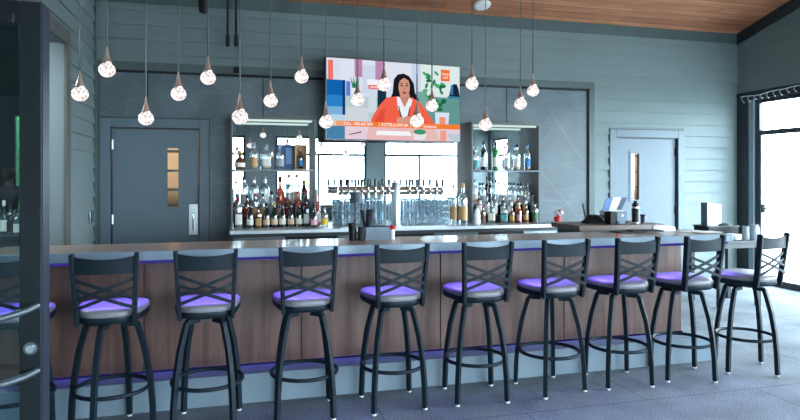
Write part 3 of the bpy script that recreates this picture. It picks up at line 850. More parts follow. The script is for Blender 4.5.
# left niche counter rows: back (upper step), middle (lower step), front
Yb_, Ym_, Yf_ = NY+0.08+0.145, NY+0.08+0.05, NY+0.03
row([(236, 181, 'spirit', 'clear', None, 'grey', None, 0.04),
     (244, 177, 'tall', 'clear', 'grey', 'black', None, 0.046),
     (254, 177, 'spirit', 'clear', None, 'grey', None, 0.050),
     (265, 177, 'spirit', 'clear', 'white', 'grey', None, 0.050),
     (280.5, 177, 'round', 'rose', 'red', 'black', None, 0.056),
     (289.5, 175, 'tall', 'clear', 'grey', 'gold', None, 0.042),
     (297, 175, 'spirit', 'clear', 'orange', 'gold', 'pale', 0.042),
     (304.5, 181, 'wine', 'dark', 'green', 'gold', None, 0.036)], Yb_, CZ+0.22, basey(270, Yb_, CZ+.22), 'the left unit back row', 'bottles in the left unit back row')
row([(237, 194, 'spirit', 'amber', 'brown', 'black', None, 0.036),
     (247, 195, 'spirit', 'amber', 'red', 'black', None, 0.036),
     (255.5, 193, 'square', 'clear', 'tan', 'red', 'whiskey', 0.036),
     (263, 194, 'spirit', 'clear', 'tan', 'black', 'whiskey', 0.036),
     (272, 192, 'spirit', 'clear', 'grey', 'black', 'pale', 0.036),
     (280.5, 195, 'spirit', 'amber', 'orange', 'gold', None, 0.040),
     (289, 195, 'spirit', 'amber', 'red', 'white', None, 0.036),
     (298, 192, 'spirit', 'rose', 'pink', 'red', None, 0.034),
     (306, 190, 'wine', 'dark', 'red', 'red', None, 0.036)], Ym_, CZ+0.09, basey(270, Ym_, CZ+.09), 'the left unit middle row', 'bottles in the left unit middle row')
row([(238.5, 197, 'square', 'clear', 'white', 'red', None, 0.040),
     (250, 202, 'burg', 'dark', 'cream', 'black', None, 0.042),
     (258.5, 207, 'square', 'amber', 'tan', 'black', None, 0.034),
     (266.5, 203, 'burg', 'dark', 'orange', 'black', None, 0.042),
     (274.5, 203, 'burg', 'dark', 'orange', 'gold', None, 0.040),
     (282.5, 203, 'burg', 'dark', 'cream', 'black', None, 0.042),
     (291, 203, 'burg', 'dark', 'orange', 'black', None, 0.040),
     (299, 203, 'burg', 'dark', 'cream', 'red', None, 0.042),
     (306.5, 199, 'wine', 'dark', 'white', 'black', None, 0.036)], Yf_, CZ, basey(270, Yf_, CZ), 'the left unit front row', 'bottles in the left unit front row')
Yc = 7.30
bottle('burg', 314, basey(314, Yc, CZ), 205, Yc, CZ, 'dark', 'pink', 'black', None, 'dark wine bottle with pink label just right of the left unit', None, width=0.042)
bottle('spirit', 324.5, basey(325, Yc, CZ), 208, Yc, CZ, 'clear', 'yellow', 'grey', None, 'short clear bottle with yellow label left of the beer taps', None, width=0.045)
bottle('round', 317, basey(317, 7.5, CZ), 190, 7.5, CZ, 'rose', 'white', 'white', None, 'tall rosy decanter behind the pink labelled wine bottle', None, width=0.05)
# large tan labelled bottles right of the taps
bottle('spirit', 463, basey(463, 7.15, CZ), 184, 7.15, CZ, 'clear', 'tan', 'tan', None, 'large clear bottle with wide tan label right of the glasses', None, width=0.056, lw=1.3)
bottle('spirit', 453.5, basey(453.5, 7.3, CZ), 185, 7.3, CZ, 'clear', 'tan', 'tan', None, 'slim clear bottle behind the tan labelled bottle', None, width=0.040)
# right shelf
row([(476, 148, 'spirit', 'clear', 'teal', 'grey', None, 0.038),
     (483.5, 142, 'spirit', 'dark', 'white', 'black', None, 0.040),
     (495.5, 142, 'wine', 'green', 'cream', 'black', None, 0.044),
     (507, 143, 'spirit', 'clear', 'white', 'red', 'whiskey', 0.038),
     (517, 145, 'spirit', 'clear', 'cream', 'black', 'pale', 0.044),
     (527.5, 144, 'spirit', 'clear', 'blue', 'blue', 'whiskey', 0.042)], 7.46, SH, basey(505, 7.46, SH), 'the right upper shelf', 'bottles on the right upper shelf')
row([(475, 180, 'tall', 'clear', 'white', 'grey', None, 0.04),
     (483, 183, 'tall', 'clear', 'grey', 'black', None, 0.04),
     (490, 177, 'wine', 'dark', None, 'black', None, 0.034),
     (496, 180, 'spirit', 'clear', 'grey', 'black', None, 0.036),
     (502, 183, 'spirit', 'clear', 'white', 'black', None, 0.036),
     (508, 183, 'spirit', 'clear', 'white', 'black', None, 0.036),
     (514, 183, 'spirit', 'clear', 'white', 'black', None, 0.036),
     (521, 184, 'spirit', 'clear', 'grey', 'black', None, 0.038),
     (528, 184, 'spirit', 'clear', 'white', 'grey', None, 0.036)], Yb_, CZ+0.22, basey(505, Yb_, CZ+.22), 'the right unit back row', 'bottles in the right unit back row')
row([(479, 192, 'square', 'amber', 'cream', 'black', None, 0.036),
     (487, 196, 'spirit', 'clear', 'white', 'grey', None, 0.036),
     (495, 195, 'spirit', 'clear', 'cream', 'grey', 'pale', 0.036),
     (503, 196, 'spirit', 'dark', 'white', 'black', None, 0.034),
     (510, 195, 'square', 'clear', 'white', 'grey', 'pale', 0.038),
     (518, 196, 'spirit', 'amber', 'tan', 'black', None, 0.036),
     (525, 193, 'spirit', 'clear', 'tan', 'gold', 'whiskey', 0.036),
     (533, 194, 'spirit', 'clear', 'teal', 'black', None, 0.036)], Ym_, CZ+0.09, basey(505, Ym_, CZ+.09), 'the right unit middle row', 'bottles in the right unit middle row')
row([(483, 206, 'spirit', 'amber', 'brown', 'red', None, 0.034),
     (491.5, 201, 'square', 'clear', 'cream', 'grey', None, 0.044),
     (504, 203, 'square', 'clear', 'teal', 'grey', None, 0.046),
     (512, 207, 'spirit', 'amber', 'gold', 'black', 'whiskey', 0.034),
     (519, 205, 'spirit', 'rose', 'pink', 'gold', None, 0.036),
     (526, 205, 'spirit', 'amber', 'tan', 'black', None, 0.034),
     (535, 203, 'spirit', 'clear', 'green', 'black', 'whiskey', 0.042)], Yf_, CZ, basey(505, Yf_, CZ), 'the right unit front row', 'bottles in the right unit front row')
# folded bar cloth beside right unit
cl = MB()
xx = xat(476.5, 7.33)
prof = [(0.045, 0), (0.05, .03), (0.042, .07), (0.047, .11), (0.035, .15), (0.03, .18), (0.012, .20)]
cl.lathe(prof, 12, (xx, 7.31, CZ), sy=0.6)
tag(cl.build('bar_cloth', M['towel'], smooth=True), 'white crumpled bar cloth at the foot of the right shelf unit', 'cloth')

# ------------------------------------------------------------------ beer tower and glasses
TY = 7.20
tcx = xat(396, TY)
tx0, tx1 = xat(339, TY), xat(442, TY)
tw = thing('beer_tower', 'stainless beer tap tower with long horizontal pipe on the back bar', 'beer tower', (tcx, TY, CZ))
zp = zat(191, tcx, TY) - CZ
MB().lathe([(0.075, 0), (0.075, 0.015), (0.056, 0.02), (0.056, zat(183, tcx, TY)-CZ), (0.05, zat(182, tcx, TY)-CZ)], 28).build('column', M['steel'], tw, smooth=True)
def tube_x(mb, a, b, y, z, r, n=20):
    return mb.sweep([(a, y, z), (b, y, z)], r, n=n)
pipe = tube_x(MB(), tx0-tcx, tx1-tcx, 0, zp, 0.046).build('pipe', mat('warm_steel', srgb(206, 194, 186), 0.34, metal=0.9), tw, smooth=True)
for s, xe in ((-1, tx0-tcx), (1, tx1-tcx)): tube_x(MB(), xe-0.01, xe+0.01, 0, zp, 0.051).build('end_cap', M['chrome'], tw, smooth=True)
for px in (340.5, 347, 354, 360.5, 367, 374, 381, 387.5, 408, 415, 421.5, 428, 434.5, 440.5):
    x = xat(px, TY) - tcx
    f = MB().sweep([(x, -0.03, zp), (x, -0.085, zp+0.005), (x, -0.10, zp-0.01), (x, -0.105, zp-0.075)], 0.011, n=10, ref=(1,0,0))
    f.sweep([(x, -0.075, zp), (x, -0.078, zp+0.05)], 0.009, n=8, ref=(1,0,0))
    fo = f.build('faucet', M['chrome'], tw, smooth=True)
    MB().lathe([(0.009, 0), (0.015, 0.02), (0.018, 0.085), (0.013, 0.095)], 12, (x, -0.078, zp+0.05)).build('tap_handle', M['frame_dark'], fo, smooth=True)

Gg = glass('drinking_glass', (0.86, 0.92, 0.95, 1), 0.34, body=0.07, bodycol=(0.6, 0.7, 0.76, 1))
def make_glass(h, r0, r1, name, label, group):
    t = thing(name, label, 'glass', (0,0,0), 0, group)
    MB().lathe([(r0*.9, 0.0), (r0, .008), (r1, h), (r1-.003, h), (r0-.003, .014), (0.002, .012)], 16, cap=False).add(
        [(r0*.9*math.cos(2*math.pi*k/16), r0*.9*math.sin(2*math.pi*k/16), 0) for k in range(16)], [tuple(range(16))]).build('glass_wall', Gg, t, smooth=True)
    return t
first = None
# tall pints, stacked upside-up in two tiers left of the column
for i, px in enumerate((344, 350.5, 357.5, 364, 370.5, 377, 383.5)):
    for k in range(2):
        for j in range(2):
            Y = 7.30 + j*0.10
            lab = 'tall clear pint glass in the stacks left of the beer tower column'
            if first is None:
                first = make_glass(0.155, 0.031, 0.042, 'pint_glass', lab, 'pint glasses left of the tower'); g = first
            else: g = dup(first)
            g.location = (xat(px, 7.30)+0.0, Y, CZ + k*0.156)
            g['label'] = f"clear pint glass, {('bottom','top')[k]} of {NTH[i]} stack from left, {('front','rear')[j]} row left of the tower"
for i, px in enumerate((404.5, 411)):
    for k in range(2):
        g = dup(first, label='tall clear pint glass stacked just right of the beer tower column', group='pint glasses right of the tower')
        g.location = (xat(px, 7.30), 7.30, CZ + k*0.156)
        g['label'] = f"clear pint glass, {('bottom','top')[k]} of {NTH[i]} stack right of the tower column"
fs_ = None
for i in range(5):
    for k in range(4):
        for j in range(2):
            lab = 'short clear tumbler in the stacked rows right of the beer taps'
            if fs_ is None: fs_ = make_glass(0.078, 0.030, 0.037, 'tumbler', lab, 'tumblers stacked right of the tower'); g = fs_
            else: g = dup(fs_)
            g['label'] = f"short tumbler, {('bottom','second','third','top')[k]} of {NTH[i]} stack from left, {('front','rear')[j]} row right of taps"
            g.location = (xat(418.5 + i*7, 7.30), 7.28 + j*0.09, CZ + k*0.0785)
tr = thing('drip_tray', 'long steel drip tray on the back bar beneath the taps', 'tray', (tcx, 7.09, CZ))
MB().box(tx0-tcx, -0.09, -0.03, 0.03, 0, 0.012).box(0.09, tx1-tcx, -0.03, 0.03, 0, 0.012).box(-0.09, 0.09, -0.03, 0.02, 0, 0.012).build('tray', M['steel'], tr)

# ------------------------------------------------------------------ television
EV = 1.0 / (2 ** EXPOSURE)
TW, TH = 1.785, 0.970
tv = thing('television', 'wall mounted flat television showing a woman in an orange jacket', 'television', (1.93, 7.42, 2.485), R(7.0))
MB().box(-TW/2-.008, TW/2+.008, -0.0, 0.05, -TH/2-.012, TH/2+.008).build('housing', M['screenbody'], tv, bevel=0.004)
MB().box(-0.2, 0.2, 0.05, 0.09, -0.2, 0.2).sweep([(0, 0.09, 0), (0.0, 0.222, 0)], 0.05, 0.08).build('wall_bracket', M['black'], tv)
_em = {}
def E(c, gain=1.0):
    k = c
    if k not in _em:
        s = srgb(*c)
        _em[k] = emit('screen_%d_%d_%d' % c, s, EV*gain)
    return _em[k]
_layer = [0]
scr = MB().box(-TW/2, TW/2, -0.003, -0.001, -TH/2, TH/2).build('screen', E((214, 222, 238)), tv)
def sp(poly, col, name='picture_area'):
    _layer[0] += 1
    y = -0.0032 - 0.00018*_layer[0]
    vs = [((u-0.5)*TW, y, (0.5-v)*TH) for u, v in poly]
    o = MB().add(vs, [tuple(range(len(vs)))]).build(name, E(col), scr)
    return o
def rect(a, b, c, d): return [(a, c), (b, c), (b, d), (a, d)]
def ell(cx, cy, rx, ry, n=20, a0=0): return [(cx+rx*math.cos(2*math.pi*k/n), cy+ry*math.sin(2*math.pi*k/n)) for k in range(n)]
sp(rect(0.10, 1, 0.0, 0.30), (222, 226, 240)); sp(rect(0.13, 0.46, 0.46, 0.80), (186, 204, 210)); sp(rect(0.13, 0.30, 0.60, 0.78), (206, 214, 222))
sp(rect(0.015, 0.05, 0.03, 0.27), (236, 116, 100)); sp(rect(0, 0.13, 0.27, 0.46), (16, 98, 176)); sp(rect(0, 0.13, 0.46, 0.60), (42, 128, 200)); sp(rect(0, 0.13, 0.60, 0.70), (120, 176, 220)); sp(rect(0, 0.13, 0.70, 0.84), (186, 212, 232))
sp(rect(0.115, 0.135, 0.27, 0.70), (14, 60, 110)); sp(rect(0.20, 0.255, 0, 0.22), (188, 132, 170)); sp(rect(0.35, 0.42, 0, 0.24), (186, 138, 178)); sp(rect(0.255, 0.35, 0.06, 0.42), (206, 214, 232))
sp(rect(0.14, 0.17, 0.28, 0.46), (90, 130, 210))
for dx, ang_ in ((-.035, -.5), (-.015, -.2), (0.01, 0.1), (0.03, 0.4)):
    sp([(0.205+dx*0.3-0.008, 0.38), (0.205+dx, 0.19+abs(dx)*0.9), (0.205+dx*0.3+0.014, 0.38)], (26, 128, 84), 'plant_leaf')
sp([(0.18, 0.36), (0.245, 0.36), (0.235, 0.52), (0.19, 0.52)], (230, 236, 240)); sp(rect(0.30, 0.43, 0.31, 0.36), (232, 88, 92)); sp(rect(0.31, 0.37, 0.325, 0.345), (250, 200, 200))
sp(rect(0.365, 0.43, 0.37, 0.62), (22, 50, 66)); sp(rect(0.30, 0.355, 0.38, 0.66), (206, 220, 230)); sp(rect(0.29, 0.37, 0.24, 0.31), (240, 244, 250))
sp(rect(0.62, 0.69, 0, 0.50), (200, 214, 236))
sp(rect(0.69, 1, 0.0, 0.40), (220, 234, 232)); sp(rect(0.72, 1, 0.42, 0.79), (98, 152, 148)); sp(rect(0.66, 0.74, 0.36, 0.62), (120, 168, 160))
rl = random.Random(5)
for i in range(34):
    cx_, cy_ = rl.uniform(0.72, 0.88), rl.uniform(0.10, 0.62)
    if cx_ < .76 and cy_ > 0.5: continue
    if 0.83 < cx_ and cy_ < 0.24: continue
    a_ = rl.uniform(0, 3.14); ca, sa = math.cos(a_), math.sin(a_)
    pts = [(cx_+0.026*u*ca-0.012*v*sa, cy_+(0.026*u*sa+0.012*v*ca)*1.8) for u, v in ((-1, 0), (-.3, .9), (.5, .8), (1, 0), (.5, -.8), (-.3, -.9))]
    sp(pts, [(30, 140, 84), (18, 104, 66), (70, 170, 110)][i % 3], 'plant_leaf')
sp([(0.80, 0.62), (0.915, 0.62), (0.90, 0.92), (0.81, 0.92)], (214, 226, 240)); sp(rect(0.835, 0.885, 0.68, 0.90), (238, 150, 124))
sp([(0.91, 0.41), (0.925, 0.30), (0.945, 0.235), (0.975, 0.235), (0.99, 0.30), (1, 0.41)], (22, 38, 60)); sp(rect(0.90, 1.0, 0.40, 0.43), (60, 130, 160)); sp(rect(0.925, 0.945, 0.25, 0.38), (50, 120, 180))
# woman
sp([(0.475, 0.40), (0.485, 0.22), (0.515, 0.155), (0.56, 0.14), (0.60, 0.17), (0.635, 0.26), (0.645, 0.38), (0.675, 0.47), (0.66, 0.58), (0.58, 0.55), (0.50, 0.52), (0.455, 0.50), (0.465, 0.44)], (26, 24, 34), 'hair')
sp([(0.31, 0.80), (0.33, 0.70), (0.38, 0.56), (0.43, 0.46), (0.50, 0.44), (0.62, 0.44), (0.68, 0.50), (0.74, 0.62), (0.79, 0.76), (0.80, 0.80)], (240, 98, 74), 'jacket')
sp([(0.33, 0.80), (0.39, 0.62), (0.42, 0.60), (0.41, 0.80)], (226, 78, 62), 'jacket')
sp([(0.66, 0.80), (0.66, 0.64), (0.70, 0.66), (0.75, 0.80)], (230, 84, 66), 'jacket')
sp([(0.53, 0.40), (0.605, 0.40), (0.60, 0.52), (0.565, 0.60), (0.53, 0.52)], (196, 136, 116), 'neck')
sp([(0.505, 0.44), (0.53, 0.45), (0.565, 0.58), (0.60, 0.45), (0.625, 0.47), (0.60, 0.66), (0.575, 0.74), (0.55, 0.70), (0.515, 0.60)], (238, 240, 246), 'collar')
sp(ell(0.562, 0.315, 0.043, 0.135), (206, 150, 130), 'face')
sp([(0.518, 0.30), (0.522, 0.20), (0.56, 0.165), (0.60, 0.20), (0.608, 0.30), (0.595, 0.225), (0.56, 0.195), (0.53, 0.235)], (26, 24, 34), 'hair')
for ex in (0.543, 0.582):
    sp(ell(ex, 0.295, 0.009, 0.011, 10), (60, 38, 36), 'eye'); sp(rect(ex-0.011, ex+0.011, 0.262, 0.272), (70, 44, 40), 'eyebrow')
sp([(0.559, 0.30), (0.555, 0.345), (0.571, 0.345)], (188, 128, 108), 'nose'); sp(ell(0.564, 0.388, 0.015, 0.015, 12), (176, 48, 62), 'lips')
sp([(0.515, 0.56), (0.523, 0.56), (0.555, 0.77), (0.545, 0.79)], (54, 62, 82), 'lanyard'); sp([(0.612, 0.56), (0.604, 0.56), (0.575, 0.77), (0.585, 0.79)], (54, 62, 82), 'lanyard')
sp(ell(0.535, 0.745, 0.032, 0.045), (214, 156, 136), 'hand'); sp(ell(0.585, 0.735, 0.03, 0.05), (210, 150, 130), 'hand')
sp(rect(0.13, 1, 0.835, 1.0), (226, 206, 220), 'desk'); sp([(0.30, 0.84), (0.80, 0.84), (0.84, 1.0), (0.28, 1.0)], (232, 186, 186), 'desk_reflection'); sp(rect(0, 0.13, 0.84, 1.0), (70, 130, 170))
sp([(0.36, 0.885), (0.60, 0.885), (0.62, 0.94), (0.35, 0.94)], (244, 246, 250), 'paper'); sp([(0.155, 0.94), (0.245, 0.90), (0.25, 0.915), (0.16, 0.95)], (150, 70, 90), 'pen')
sp(rect(0.84, 0.89, 0.86, 1.0), (238, 160, 140)); sp([(0.90, 0.90), (1, 0.90), (1, 1), (0.92, 1)], (186, 204, 214))
sp([(0.625, 0.91), (0.735, 0.91), (0.72, 0.99), (0.64, 0.99)], (232, 228, 232), 'pot'); sp(ell(0.68, 0.885, 0.048, 0.035), (60, 150, 110), 'pot_plant')
sp(rect(0.13, 1.0, 0.775, 0.84), (244, 126, 52), 'banner'); sp(rect(0.07, 0.13, 0.775, 0.84), (240, 160, 110), 'banner'); sp(rect(0.0, 0.07, 0.775, 0.84), (230, 196, 180), 'banner')
sp(rect(0.845, 0.915, 0.055, 0.205), (240, 110, 44), 'channel_logo')
def text_mesh(body, size, m, parent, loc, rot=(R(90), 0, 0), name='lettering', align='CENTER', sx=1.0):
    cu = bpy.data.curves.new(name, 'FONT'); cu.body = body; cu.size = size; cu.align_x = align; cu.align_y = 'CENTER'
    cu.resolution_u = 3; cu.offset = size*0.015
    tmp = bpy.data.objects.new(name, cu); COL.objects.link(tmp)
    dg = bpy.context.evaluated_depsgraph_get()
    me = bpy.data.meshes.new_from_object(tmp.evaluated_get(dg))
    bpy.data.objects.remove(tmp)
    me.materials.clear(); me.materials.append(m)
    o = bpy.data.objects.new(name, me); COL.objects.link(o); o.parent = parent
    o.location = loc; o.rotation_euler = rot; o.scale = (sx, 1, 1)
    return o
def st(body, u, v, size, sx=1.0):
    text_mesh(body, size, E((252, 250, 248)), scr, ((u-0.5)*TW, -0.022, (0.5-v)*TH), sx=sx)
st('CALL 1-800-663-7694', 0.225, 0.808, 0.056, 0.72); st('|', 0.375, 0.808, 0.05); st('SHUTTER & LAWN 24H', 0.49, 0.808, 0.056, 0.62)
st('|', 0.61, 0.808, 0.05); st('tvhome.com', 0.76, 0.812, 0.05, 0.72); st('TODAY', 0.88, 0.115, 0.042, 0.8); st('LIVE', 0.88, 0.160, 0.042, 0.9)

# ------------------------------------------------------------------ pendants
PY = 4.5
pend = [(80, 94, 16), (107, 70, 16), (146, 118.5, 15), (178.5, 94, 15), (208, 78, 15), (240, 117, 16), (270.5, 101, 14), (301.5, 77, 14),
        (326, 122, 14), (357.5, 100, 13.5), (384, 85, 13.5), (417, 121, 14), (432, 106, 12.5), (472, 84, 13), (485.5, 125, 13), (520.5, 104, 12.5), (533, 91, 12)]
PL = ['upper left above the siding wall', 'second from the left edge high beside the corner', 'low in front of the left door top', 'above the right part of the left door',
      'high left of the shelf unit', 'low over the left shelf unit edge', 'over the left shelf unit top', 'high just left of the television', 'overlapping the television lower left corner',
      'before the television plant picture', 'beside the face on television', 'before the television banner', 'before the television leaves', 'high just right of the television',
      'low over the right shelf unit', 'right of the right shelf unit', 'rightmost of the row']
for (px, py, dm), where in zip(pend, PL):
    x = xat(px, PY); z = zat(py, x, PY); r = dm/2*dep(x, PY)/F
    zc = ceil_z(PY) - 0.002
    t = thing('pendant_light', 'bubbled glass globe pendant, ' + where, 'pendant light', (x, PY, z), 0, 'globe pendants over the bar')
    k = r/0.053
    MB().ball((0, 0, 0), r, 22, 14, (1, 1, 0.92)).build('glass_globe', M['globe'], t, smooth=True)
    MB().lathe([(0.028*k, r*0.80), (0.030*k, r*0.98), (0.021*k, r*1.3), (0.011*k, r*2.0), (0.006*k, r*2.7), (0.004, r*3.0)], 16).build('cone_fitting', M['bronze'], t, smooth=True)
    MB().sweep([(0, 0, r*2.9), (0, 0, r*2.9+0.20)], 0.0055, n=8).build('stem', M['cord'], t, smooth=True)
    MB().sweep([(0, 0, r*2.9+0.19), (0, 0, zc-z-0.02)], 0.0038, n=6).build('cord', M['cord'], t, smooth=True)
    MB().lathe([(0.05, zc-z-0.03), (0.055, zc-z+.012)], 20).build('canopy', M['steel'], t, smooth=True)

# ceiling speaker / detector
def ceil_pt(px, py):
    r = (px-400)/F; k = math.cos(YAW) - r*math.sin(YAW)
    # ray: Y = k*d, z = EYE + (178-py)/F*d ; plane z = ceil_z(Y)
    s = (178-py)/F
    d = (WALL_TOP + SLOPE*YB - EYE) / (s + SLOPE*k)
    Y = k*d
    return xat(px, Y), Y, EYE + s*d
cxp = ceil_pt(482, 4.5)
o = thing('ceiling_detector', 'white round detector on the wooden ceiling above the television', 'detector', cxp)
o.rotation_euler = (-math.atan(SLOPE), 0, 0)
MB().lathe([(0.11, 0.004), (0.115, -0.01), (0.10, -0.03), (0.06, -0.04)], 28).build('housing', M['ceramic'], o, smooth=True)
# black conduits and spot
for i, px in enumerate((227.7, 236.2)):
    Y = 7.5; x = xat(px, Y); zb = zat(46.5, x, Y)
    t = thing('hanging_rod', ('left' if i == 0 else 'right') + ' of two black rods hanging from the ceiling near the back wall', 'rod', (x, Y, zb))
    MB().lathe([(0.014, 0.13), (0.014, ceil_z(Y)-zb)], 12).build('rod', M['blackmatte'], t, smooth=True)
    MB().lathe([(0.020, 0), (0.025, 0.02), (0.025, 0.12), (0.016, 0.14)], 12).build('rod_end', M['blackmatte'], t, smooth=True)
Y = 7.3; x = xat(203.5, Y)
zb = zat(13, x, Y)
t = thing('ceiling_spotlight', 'black ceiling spotlight near the back wall above the left door', 'spotlight', (x, Y, zb))
MB().lathe([(0.035, 0), (0.05, 0.02), (0.055, 0.10), (0.06, 0.12), (0.055, 0.2), (0.03, 0.22)], 16).build('lamp_head', M['blackmatte'], t, smooth=True)
MB().lathe([(0.015, 0.2), (0.015, ceil_z(Y)-zb)], 10).build('stem', M['blackmatte'], t)
x = xat(236.5, YB-.035)
t = thing('wall_sensor', 'small black box fixed to the dark trim above the left shelf unit', 'sensor', (x, YB-0.035, zat(71, x, YB)))
MB().box(-0.035, 0.035, -0.05, 0, -0.035, 0.035).build('box', M['blackmatte'], t, bevel=0.008)

# icicle string light
sl = thing('string_light', 'white icicle string light draped along the window header', 'string light', (0, 0, 0))
pts = []
for k in range(40):
    y = 7.56 - k*0.055
    pts.append((XR-0.06, y, WIN_TOP+0.055 + 0.006*math.sin(k*0.8) - 0.012*math.sin(k*.31) + k*0.0010))
MB().sweep(pts, 0.006, n=6).build('cable', M['white'], sl, smooth=True)
rs_ = random.Random(2)
for k in range(1, 40, 2):
    p = pts[k]; L = rs_.uniform(0.05, 0.09)
    MB().sweep([p, (p[0]-0.01, p[1]+0.02, p[2]-L*0.5), (p[0], p[1]-0.01, p[2]-L)], 0.004, n=5).ball((p[0], p[1]-0.01, p[2]-L), 0.010, 8, 6).build('drop', M['white'], sl, smooth=True)

# ------------------------------------------------------------------ bar stools
def make_stool():
    t = thing('bar_stool', '', 'bar stool', (0, 0, 0), 0, 'bar stools along the bar')
    sm = M['stool_metal']
    up = bpy.data.objects.new('swivel_seat', None)
    for sx in (-1, 1):
        for sy in (-1, 1):
            pts = [(sx*0.045, sy*0.045, 0.655), (sx*0.101, sy*0.101, 0.655), (sx*0.108, sy*0.108, 0.644), (sx*0.118, sy*0.118, 0.60), (sx*0.142, sy*0.142, 0.48),
                   (sx*0.160, sy*0.160, 0.33), (sx*0.170, sy*0.170, 0.18), (sx*0.175, sy*0.175, 0.012)]
            MB().sweep(pts, 0.030, 0.030, ref=(-sy, sx, 0)).build('leg', sm, t, bevel=0.004)
            MB().lathe([(0.014, 0), (0.016, 0.005), (0.016, 0.012)], 12, (sx*0.175, sy*0.175, 0)).build('foot_glide', M['glide'], t)
    ring = [(0.212*math.cos(2*math.pi*k/48), 0.212*math.sin(2*math.pi*k/48), 0.27) for k in range(48)]
    MB().sweep(ring, 0.0125, n=12, closed=True).build('foot_ring', sm, t, smooth=True)
    MB().box(-0.09, 0.09, -0.09, 0.09, 0.668, 0.674).lathe([(0.05, 0.673), (0.05, 0.683)], 20).box(-0.085, 0.085, -0.085, 0.085, 0.682, 0.690).build('swivel_plate', sm, t, bevel=0.002)
    # seat outline: wide at the front (+y), narrower at the back
    def outline(s, n=56):
        pts = []
        for k in range(n):
            a = 2*math.pi*k/n
            ca, sa = math.cos(a), math.sin(a)
            q = 1/((abs(ca)**3.2 + abs(sa)**3.2)**(1/3.2))
            x, y = ca*q, sa*q
            wx = 0.190 + 0.032*y
            pts.append((x*wx*s, y*0.212*s))
        return pts
    def stack(layers):
        mb = MB(); vs, fs = [], []
        n = 56
        for s, z in layers:
            for (x, y) in outline(s):
                vs.append((x, y, z))
        for i in range(len(layers)-1):
            for k in range(n):
                k2 = (k+1) % n
                fs.append((i*n+k, i*n+k2, (i+1)*n+k2, (i+1)*n+k))
        fs.append(tuple(reversed(range(n)))); fs.append(tuple((len(layers)-1)*n+k for k in range(n)))
        return mb.add(vs, fs)
    stack([(0.86, 0.688), (0.96, 0.692), (1.0, 0.702), (1.01, 0.720), (1.0, 0.730)]).build('seat_pan', sm, t, smooth=True)
    stack([(0.975, 0.728), (1.0, 0.740), (0.995, 0.756), (0.96, 0.766), (0.88, 0.773), (0.6, 0.778), (0.2, 0.780)]).build('seat_cushion', M['vinyl'], t, smooth=True)
    # back posts lean slightly back and outward
    for sx in (-1, 1):
        MB().sweep([(sx*0.150, -0.180, 0.69), (sx*0.153, -0.190, 0.74), (sx*0.158, -0.205, 0.86), (sx*0.166, -0.222, 1.00), (sx*0.171, -0.233, 1.102)], 0.024, 0.042, ref=(0, 1, 0)).build('back_post', sm, t, bevel=0.004)
    # curved top rail
    vs, fs = [], []
    n = 14
    for i in range(n+1):
        u = -1 + 2*i/n
        x = u*0.162; y = -0.245 + 0.018*u*u
        zt_ = 1.068 + 0.018*u*u
        for (yy, z) in ((y-0.006, 0.985), (y+0.008, 0.985), (y+0.004, zt_), (y-0.010, zt_)): vs.append((x, yy, z))
        if i:
            a, b = 4*(i-1), 4*i
            fs += [(a, b, b+1, a+1), (a+1, b+1, b+2, a+2), (a+2, b+2, b+3, a+3), (a+3, b+3, b, a)]
    fs += [(0, 1, 2, 3), (4*n, 4*n+3, 4*n+2, 4*n+1)]
    MB().add(vs, fs).build('top_rail', sm, t, smooth=True)
    for s in (-1, 1):
        for dz in (0.0, -0.052):
            y0 = -0.222
            pts = []
            for k in range(7):
                u = -1 + 2*k/6
                pts.append((s*u*0.157, y0 - 0.014*(1-u*u) - 0.004*s + (0.012 if u*s < 0 else 0)*0, 0.955 + dz - (u+1)*0.058))
            MB().sweep(pts, 0.019, 0.007, ref=(0, 1, 0)).build('cross_bar', sm, t)
    return t
stool = make_stool()
# x, y, turn of the seat, turn of the leg frame
spots = [(-1.25, 4.05, 0, 6), (-0.715, 4.04, 0, 31), (-0.165, 4.04, 0, -6), (0.44, 4.06, 0, -4), (1.035, 4.06, 2, 2), (1.632, 4.05, 0, -5),
         (2.22, 4.065, 1, 10), (2.795, 4.07, 2, -5), (3.355, 4.06, 4, -17), (3.965, 4.07, 13, -27)]
SL = ['partly hidden behind the glass door at far left', 'first one fully in view at left', 'second fully visible, below the left door', 'third fully visible, below the left bottle shelf',
      'fourth fully visible, below the small table lamp', 'fifth fully visible, below the beer glasses', 'sixth fully visible, below the right bottle shelf',
      'seventh fully visible, before the tablets and tumbler', 'eighth fully visible, at the right end of the bar', 'rightmost, turned away beyond the bar end']
for i, ((x, y, rot, base), lab) in enumerate(zip(spots, SL)):
    s = stool if i == 0 else dup(stool)
    s.location = (x, y, 0)
    s['label'] = 'dark metal stool with cross back, ' + lab
    s.rotation_euler = (0, 0, R(rot))
    for ch in s.children:
        if ch.name.startswith(('leg', 'foot_glide')): ch.rotation_euler = (0, 0, R(base - rot))

